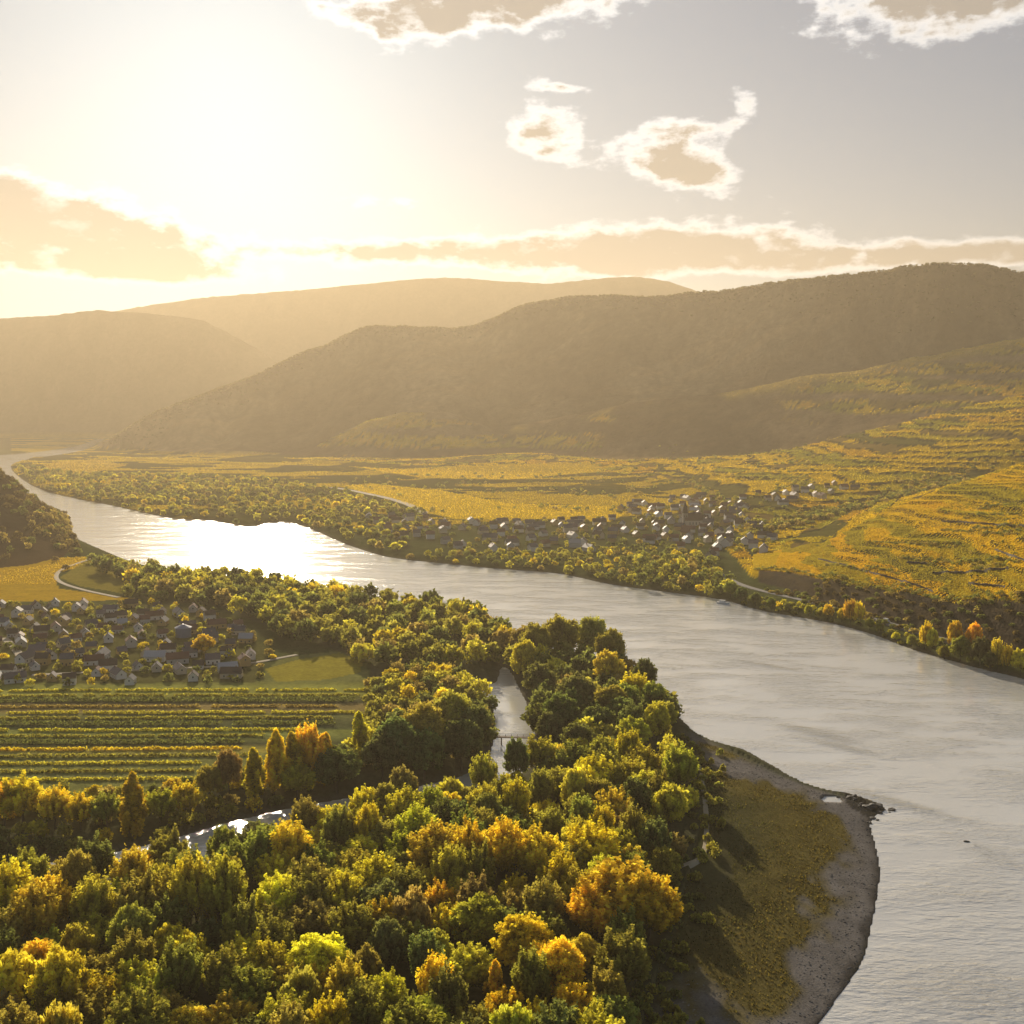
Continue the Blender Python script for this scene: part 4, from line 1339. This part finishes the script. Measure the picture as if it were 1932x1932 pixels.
HDIM = [(11, 8, 4.6, 3.6), (13, 8.5, 5.2, 4.0), (9.5, 8, 4.2, 3.8), (17, 9, 4.6, 4.0), (10, 9, 6.2, 3.4)]
HM = [house_meshes(*d) for d in HDIM]
CHIM = small_box('chimney', 0.8, 0.8, 2.0, M_plaster)
WIN = small_box('window', 1.2, 0.12, 1.4, M_glass)
DOOR = small_box('door', 1.1, 0.12, 2.1, M_wood)
WALLC = {'white': (0.68, 0.65, 0.60), 'cream': (0.58, 0.49, 0.36), 'pale grey': (0.45, 0.44, 0.42), 'ochre': (0.50, 0.34, 0.14)}
ROOFC = {'slate grey': (0.11, 0.11, 0.125), 'red-brown': (0.17, 0.085, 0.06), 'dark brown': (0.085, 0.062, 0.05), 'purple-grey': (0.15, 0.125, 0.13), 'pale grey': (0.42, 0.42, 0.43)}  # the pale roofs carry the glint of sunlit roofs in their colour
HOUSES = []


def villages(poly_px, spacing, n_max, place, z=4.5, main=0.0, blocks=()):
    poly = G(poly_px, z)
    x0, y0 = poly.min(0)
    x1, y1 = poly.max(0)
    got = []
    for _ in range(n_max * 60):
        x, y = x0 + (x1 - x0) * rng.random(), y0 + (y1 - y0) * rng.random()
        if not inside(poly, np.array([x]), np.array([y]))[0]:
            continue
        zz = float(ht(x, y))
        if zz < 2.2:
            continue
        if any((x - a) ** 2 + (y - b) ** 2 < spacing ** 2 for a, b in got):
            continue
        if any((x - a) ** 2 + (y - b) ** 2 < r_ * r_ for a, b, r_ in blocks):
            continue
        got.append((x, y))
        wn = ['white', 'white', 'cream', 'pale grey', 'white', 'ochre'][int(rng.integers(6))]
        rn = list(ROOFC)[int(rng.choice(5, p=[.30, .22, .24, .18, .06]))]
        HOUSES.append(dict(x=x, y=y, z=zz, k=int(rng.integers(5)), rot=main + (math.pi / 2 if rng.random() < .5 else 0) + rng.normal() * .25, wall=wn, roof=rn, place=place))
        if len(got) >= n_max:
            break


NV, FV, FB, HV = 'in the near village', 'in the far village', 'by the far riverbank', 'under the far vineyards'
villages([(-20, 1146), (120, 1140), (280, 1142), (400, 1156), (470, 1190), (490, 1235), (470, 1282), (240, 1290), (-20, 1292)], 12.5, 110, NV, main=0.3)
chx, chy = ground(1307, 992, 6)
villages([(1170, 955), (1240, 940), (1330, 938), (1400, 960), (1450, 1010), (1470, 1040), (1360, 1052), (1230, 1030), (1165, 1010)], 13.5, 110, FV, z=6, main=-0.2, blocks=[(chx, chy, 26)])
villages([(690, 975), (790, 975), (850, 988), (1000, 985), (1160, 980), (1170, 1020), (1120, 1040), (1000, 1046), (860, 1036), (760, 1016), (700, 1000)], 16, 80, FB, main=0.1)
villages([(1340, 955), (1440, 948), (1560, 940), (1650, 938), (1640, 950), (1540, 958), (1400, 975)], 15, 24, HV, z=9, main=0.1)
hb = {}
for h_ in HOUSES:
    h_['px'], h_['py'] = project(h_['x'], h_['y'], h_['z'] + 4)
    row = ''
    if h_['place'] == NV:
        row = ['far edge', 'second row', 'third row', 'fourth row', 'front edge'][int(np.clip((h_['py'] - 1128) / 33, 0, 4))]
    elif h_['place'] == FV:
        row = ['top row', 'upper rows', 'lower rows', 'bottom row'][int(np.clip((h_['py'] - 935) / 28, 0, 3))]
    elif h_['place'] == FB:
        row = ['upper side', 'lower side'][int(h_['py'] > 1005)]
    h_['row'] = row
    hb.setdefault((h_['place'], row, h_['wall'], h_['roof']), []).append(h_)
for (pl, row, wn, rn), hs_ in hb.items():
    hs_.sort(key=lambda q: q['px'])
    for i, h_ in enumerate(hs_):
        lb = f'{wn} house with {rn} roof {pl}' + (f', {row}' if row else '')
        if len(hs_) > 1:
            lb += ', leftmost' if i == 0 else (', rightmost' if i == len(hs_) - 1 else f', {ORD[min(i, 19)]} from left')
        root = bpy.data.objects.new('house', None)
        col.objects.link(root)
        root.location = (h_['x'], h_['y'], h_['z'])
        root.rotation_euler = (0, 0, h_['rot'])
        kk = (0.62 if pl == NV else 0.85) * (0.9 + 0.25 * rng.random())
        root.scale = (kk, kk, kk)
        tag(root, lb, 'house', 'houses ' + pl)
        wm, rm = HM[h_['k']]
        L_, B_, hw, hr = HDIM[h_['k']]
        wl = mesh_obj('wall', wm, None, root)
        wl.color = (*WALLC[wn], 1)
        rf = mesh_obj('roof', rm, None, root)
        f_ = 0.8 + 0.4 * rng.random()
        rf.color = (*[v * f_ for v in ROOFC[rn]], 1)
        ch = mesh_obj('chimney', CHIM, None, rf)
        ch.location = (L_ * 0.22, B_ * 0.12, hw + hr - 0.9)
        ch.color = (0.3, 0.2, 0.16, 1)
        if pl == NV:
            for sgn in (-1, 1):
                for q in range(3):
                    wo = mesh_obj('window' if not (q == 1 and sgn < 0) else 'door', WIN if not (q == 1 and sgn < 0) else DOOR, None, wl)
                    wo.location = ((q - 1) * L_ * 0.3, sgn * (B_ / 2 + 0.03), 1.3 if not (q == 1 and sgn < 0) else 0.05)
                wo = mesh_obj('window', WIN, None, wl)
                wo.location = (sgn * (L_ / 2 + 0.03), 0, hw - 1.2)
                wo.rotation_euler = (0, 0, math.pi / 2)


def empty(name, loc, rz=0.0):
    r_ = bpy.data.objects.new(name, None)
    col.objects.link(r_)
    r_.location = loc
    r_.rotation_euler = (0, 0, rz)
    return r_


def pyramid(name, r0, z0, z1, sides, mat, r1=0.0):
    V = [(math.cos(2 * math.pi * (k + .5) / sides) * r0, math.sin(2 * math.pi * (k + .5) / sides) * r0, z0) for k in range(sides)]
    V += [(math.cos(2 * math.pi * (k + .5) / sides) * max(r1, 0.02), math.sin(2 * math.pi * (k + .5) / sides) * max(r1, 0.02), z1) for k in range(sides)]
    me = bpy.data.meshes.new(name)
    me.from_pydata(V, [], [(k, (k + 1) % sides, sides + (k + 1) % sides, sides + k) for k in range(sides)] + [tuple(range(2 * sides - 1, sides - 1, -1))])
    me.materials.append(mat)
    return me


# church of the far village
chz = float(ht(chx, chy))
church = empty('church', (chx, chy, chz), 0.15)
church.scale = (0.72, 0.72, 0.72)
tag(church, 'church with steep nave roof and tall pointed spire in the far village', 'church')
nw, nr = house_meshes(30, 13, 12, 11)
o = mesh_obj('nave_wall', nw, None, church); o.color = (0.50, 0.46, 0.40, 1)
o = mesh_obj('nave_roof', nr, None, church); o.color = (0.11, 0.075, 0.06, 1)
tw = small_box('tower', 8, 8, 24, M_plaster)
o = mesh_obj('tower', tw, None, church); o.location = (-14, 0, 0); o.color = (0.30, 0.27, 0.24, 1)
st = mesh_obj('spire', pyramid('spire', 6.4, 24.05, 46, 8, M_rooftile), None, church); st.location = (-14, 0, 0); st.color = (0.07, 0.055, 0.05, 1)
for s_ in (-1, 1):
    w_ = mesh_obj('belfry_window', WIN, None, o); w_.location = (s_ * 1.6, -4.03, 17); w_.scale = (1, 1, 2)
for s_ in range(4):
    w_ = mesh_obj('nave_window', WIN, None, church); w_.location = (-7 + s_ * 5.5, -6.55, 4); w_.scale = (1, 1, 3)

# round silo-like tank in the near village
tx, ty = ground(346, 1200, 4.5)
tk = empty('water_tank', (tx, ty, float(ht(tx, ty))))
tag(tk, 'blue-grey round tank beside the orange tree in the near village', 'tank')
M_tank = plain_mat('blue_grey_metal', (0.16, 0.20, 0.28), 0.4, 0.15, 0.5)
mesh_obj('tank_wall', pyramid('tank_wall', 5.0, -0.5, 6.0, 20, M_tank, 5.0), None, tk)
mesh_obj('tank_roof', pyramid('tank_roof', 5.4, 6.05, 8.2, 20, M_tank, 0.4), None, tk)

# ------------------------------------------------------------------ footbridge over the side arm
A, B = np.array(ground(926, 1392, 3.0)), np.array(ground(1026, 1394, 3.0))
mid = (A + B) / 2
Lb = float(np.linalg.norm(B - A))
br = empty('footbridge', (mid[0], mid[1], 0.0), math.atan2(B[1] - A[1], B[0] - A[0]))
tag(br, 'dark timber footbridge crossing the bright side arm', 'bridge')
ZD = 3.3
mesh_obj('deck', box_mesh('deck', -Lb / 2, Lb / 2, -1.1, 1.1, ZD, ZD + 0.35), M_wood, br)
for s_ in (-1, 1):
    rl = mesh_obj('railing', box_mesh('railing', -Lb / 2, Lb / 2, s_ * 1.0 - .05, s_ * 1.0 + .05, ZD + 1.25, ZD + 1.38), M_wood, br)
    for k in range(9):
        xk = -Lb / 2 + Lb * (k + .5) / 9
        mesh_obj('post', box_mesh('post', xk - .06, xk + .06, s_ * 1.0 - .04, s_ * 1.0 + .04, ZD + 0.36, ZD + 1.24), M_wood, rl)
for xk in (-Lb * .30, 0.0, Lb * .30):
    for s_ in (-1, 1):
        mesh_obj('pier', box_mesh('pier', xk - .2, xk + .2, s_ * .75 - .18, s_ * .75 + .18, -3.0, ZD - 0.01), M_wood, br)

# ------------------------------------------------------------------ white boat at the far bank and a van on the road
bx_, by_ = ground(1364, 1139, 0.0)
boat = empty('motor_boat', (bx_, by_, 0.0), -0.55)
tag(boat, 'small white motor boat lying by the wooded far bank', 'boat')
hv, hf = [], []
secs = [(-5.0, 1.3, 0.0), (-3.0, 1.6, 0.0), (0.0, 1.7, 0.05), (3.0, 1.3, .2), (4.6, .6, .45), (5.4, .06, .65)]
for (x, hwid, sh) in secs:
    hv += [(x, -hwid, 1.1 + sh), (x, -hwid * .6, -.35), (x, hwid * .6, -.35), (x, hwid, 1.1 + sh)]
for k in range(len(secs) - 1):
    a = 4 * k
    hf += [(a, a + 4, a + 5, a + 1), (a + 1, a + 5, a + 6, a + 2), (a + 2, a + 6, a + 7, a + 3), (a + 3, a + 7, a + 4, a)]
hf.append((0, 1, 2, 3))
me = bpy.data.meshes.new('hull'); me.from_pydata(hv, [], hf)
mesh_obj('hull', me, M_white, boat)
mesh_obj('cabin', box_mesh('cabin', -2.6, 1.6, -1.1, 1.1, 1.15, 2.7), M_white, boat)
mesh_obj('windscreen', box_mesh('windscreen', 1.61, 1.70, -.95, .95, 1.8, 2.5), M_glass, boat)
mesh_obj('canopy', box_mesh('canopy', -3.0, 2.0, -1.25, 1.25, 2.71, 2.82), M_white, boat)

k = int(np.argmin(np.abs(np.array([project(x, y, z)[0] for (x, y), z in zip(rc, rz)]) - 1672)))
dirv = rc[k + 1] - rc[k]
van = empty('parked_van', (rc[k][0], rc[k][1], rz[k]), math.atan2(dirv[1], dirv[0]))
tag(van, 'white van on the river road below the vineyards', 'van')
vb = bpy.data.meshes.new('body')
prof = [(-2.6, .45), (2.5, .45), (2.6, 1.1), (1.9, 1.35), (1.2, 2.3), (-2.5, 2.4), (-2.6, 1.2)]
vv = [(x, -1.0, z) for x, z in prof] + [(x, 1.0, z) for x, z in prof]
m_ = len(prof)
vb.from_pydata(vv, [], [tuple(range(m_ - 1, -1, -1)), tuple(range(m_, 2 * m_))] + [(i, (i + 1) % m_, m_ + (i + 1) % m_, m_ + i) for i in range(m_)])
mesh_obj('body', vb, M_white, van)
mesh_obj('windscreen', box_mesh('windscreen', 1.62, 1.75, -.85, .85, 1.5, 2.1), M_glass, van)
M_rubber = plain_mat('tyre_rubber', (0.03, 0.03, 0.03), 0.8, 0.1)
wh = pyramid('wheel', 0.36, -0.12, 0.12, 14, M_rubber, 0.36)
for x in (-1.7, 1.7):
    for s_ in (-1, 1):
        w_ = mesh_obj('wheel', wh, None, van); w_.location = (x, s_ * .95, .36); w_.rotation_euler = (math.pi / 2, 0, 0)


# ------------------------------------------------------------------ rocks at the tip of the gravel bank and in the river
def rock_mesh(seed):
    import bmesh
    r_ = np.random.default_rng(seed)
    bm = bmesh.new()
    bmesh.ops.create_icosphere(bm, subdivisions=2, radius=1.0)
    ph_ = r_.random(6) * 6
    for v in bm.verts:
        c = v.co
        k_ = 1 + .22 * math.sin(3 * c.x + ph_[0]) * math.cos(2.6 * c.y + ph_[1]) + .16 * math.sin(5 * c.z + ph_[2] + 3 * c.x) + .10 * r_.normal()
        v.co = Vector((c.x * k_ * 1.3, c.y * k_, c.z * k_ * .55))
    me = bpy.data.meshes.new('boulder')
    bm.to_mesh(me)
    bm.free()
    me.materials.append(M_wetstone)
    return me


RK = [rock_mesh(k) for k in range(4)]
rl_ = []
for k in range(26):
    px, py = 1590 + 95 * rng.random(), 0
    py = 1497 + (px - 1590) * 0.30 + rng.random() * 16
    rl_.append((px, py, 0.5 + 1.1 * rng.random() ** 2))
rl_ += [(1646, 1543, 1.0), (1655, 1546, .7), (1640, 1552, .8)]
rl_.sort()
for k, (px, py, s_) in enumerate(rl_):
    x, y = ground(px, py, 0.2)
    o = mesh_obj('boulder', RK[k % 4])
    o.location = (x, y, max(float(ht(x, y)), -0.15) + 0.1 * s_)
    o.rotation_euler = (0, 0, rng.random() * 6)
    o.scale = (s_, s_, s_)
    which = 'leftmost of the line' if k == 0 else ('outermost, at the very tip' if k == len(rl_) - 1 else (f'{ORD[k]} from the pool' if k < 20 else f'{ORD[len(rl_) - 1 - k]} from the tip'))
    tag(o, f'dark wet boulder on the rocky spit, {which}', 'boulder', 'boulders on the rocky spit')
x, y = ground(1824, 1588, 0.0)
o = mesh_obj('boulder', RK[1]); o.location = (x, y, 0.05); o.scale = (0.9, 0.6, 0.7)
tag(o, 'lone dark rock breaking the water out in the river', 'boulder')

# low willows along the edge of the gravel bank
bs = []
EDGE = chaikin([ground(px, py, 2.5) for px, py in ((1300, 1395), (1322, 1450), (1330, 1540), (1315, 1620), (1285, 1700), (1265, 1800), (1240, 1900), (1210, 2000))], 2, False)
for _ in range(150):
    p = EDGE[int(rng.integers(len(EDGE)))] + rng.normal(size=2) * np.array((4.5, 6))
    if seg_dist(RIVER, np.array([p[0]]), np.array([p[1]]))[0] < 14:
        continue
    bs.append(dict(x=p[0], y=p[1], z=float(ht(p[0], p[1])), h=2.0 + 2.6 * rng.random(), w=2.2 + 2.6 * rng.random(), form='bush', colour=['dark green', 'olive green', 'mid green', 'olive green'][int(rng.integers(4))]))
mass('willow_scrub', bs, 'low green willow scrub along the inner edge of the gravel bank', 160, 0.9)

# pebbles, drift stones and dry grass on the gravel bank
bx0, by0 = BEACH.min(0)
bx1, by1 = BEACH.max(0)
k = 60000
gx_, gy_ = bx0 + (bx1 - bx0) * rng.random(k), by0 + (by1 - by0) * rng.random(k)
okb = inside(BEACH, gx_, gy_) & ~inside(RIVER, gx_, gy_)
gx_, gy_ = gx_[okb], gy_[okb]
gz_ = ht(gx_, gy_)
gd_ = seg_dist(RIVER, gx_, gy_)
gm_ = fbm(gx_ / 16 + 4, gy_ / 34, 4) + 0.25 * sstep(gd_, 12, 35)
st_ = (gm_ < 0.58) & (gz_ > 0.0) & (gd_ < 34) & (rng.random(len(gx_)) < 0.5)
x, y, z = gx_[st_], gy_[st_], gz_[st_]
sz_ = (0.08 + 0.26 * rng.random(len(x)) ** 3)[:, None, None]
OCT = np.array([(1.2, 0, 0), (0, 1, 0), (-1.2, 0, 0), (0, -1, 0), (0, 0, .7), (0, 0, -.7)])
OF = np.array([(0, 1, 4), (1, 2, 4), (2, 3, 4), (3, 0, 4), (1, 0, 5), (2, 1, 5), (3, 2, 5), (0, 3, 5)])
V = (OCT[None] * (0.8 + 0.5 * rng.random((len(x), 6, 1)))) * sz_ + np.stack([x, y, z], 1)[:, None, :]
Fq = (OF[None] + 6 * np.arange(len(x))[:, None, None]).reshape(-1, 3)
sc_c = np.repeat((np.array((0.23, 0.215, 0.195))[None] * (0.6 + 0.5 * rng.random((len(x), 1)))), 6, 0)
me = np_mesh('pebbles', V.reshape(-1, 3), Fq, False, sc_c)
tag(mesh_obj('pebbles', me, M_gravel), 'loose grey stones strewn over the gravel bank', 'pebbles', kind='stuff')
gs_ = (gm_ > 0.56) & (gd_ > 8)
x, y, z = gx_[gs_], gy_[gs_], gz_[gs_]
hgt_ = 0.25 + 0.55 * fbm(x / 7, y / 9, 3)
V = leaf_quads(np.stack([x, y, z + 0.3 * hgt_], 1), hgt_ * 0.55, rng, 2.0)
gcol = np.where((gd_[gs_] > 32 + 8 * rng.normal(size=len(x)))[:, None], np.array((0.10, 0.10, 0.045)), np.array((0.155, 0.125, 0.048))) * (0.6 + 0.7 * rng.random((len(x), 1)))
me = np_mesh('grass', V, np.arange(len(V)).reshape(-1, 4), False, np.repeat(gcol, 4, 0), np.repeat(rng.random(len(x)) * .6, 4))
tag(mesh_obj('grass', me, M_leaves_mass), 'dry yellow and olive grass growing on the gravel bank', 'grass', kind='stuff')

# ------------------------------------------------------------------ haze
m_haze, n = material('haze_air')
o = n.n('ShaderNodeOutputMaterial')
pv = n.n('ShaderNodeVolumePrincipled')
pv.inputs['Color'].default_value = (1.0, 0.83, 0.58, 1)
pv.inputs['Density'].default_value = 8.8e-5
pv.inputs['Anisotropy'].default_value = 0.42
n.link(pv.outputs[0], o.inputs['Volume'])
hz = mesh_obj('haze', box_mesh('haze', -9500, 9500, -600, 10000, -8, 1200), m_haze)
tag(hz, 'warm golden haze filling the whole valley air', 'haze', kind='stuff')
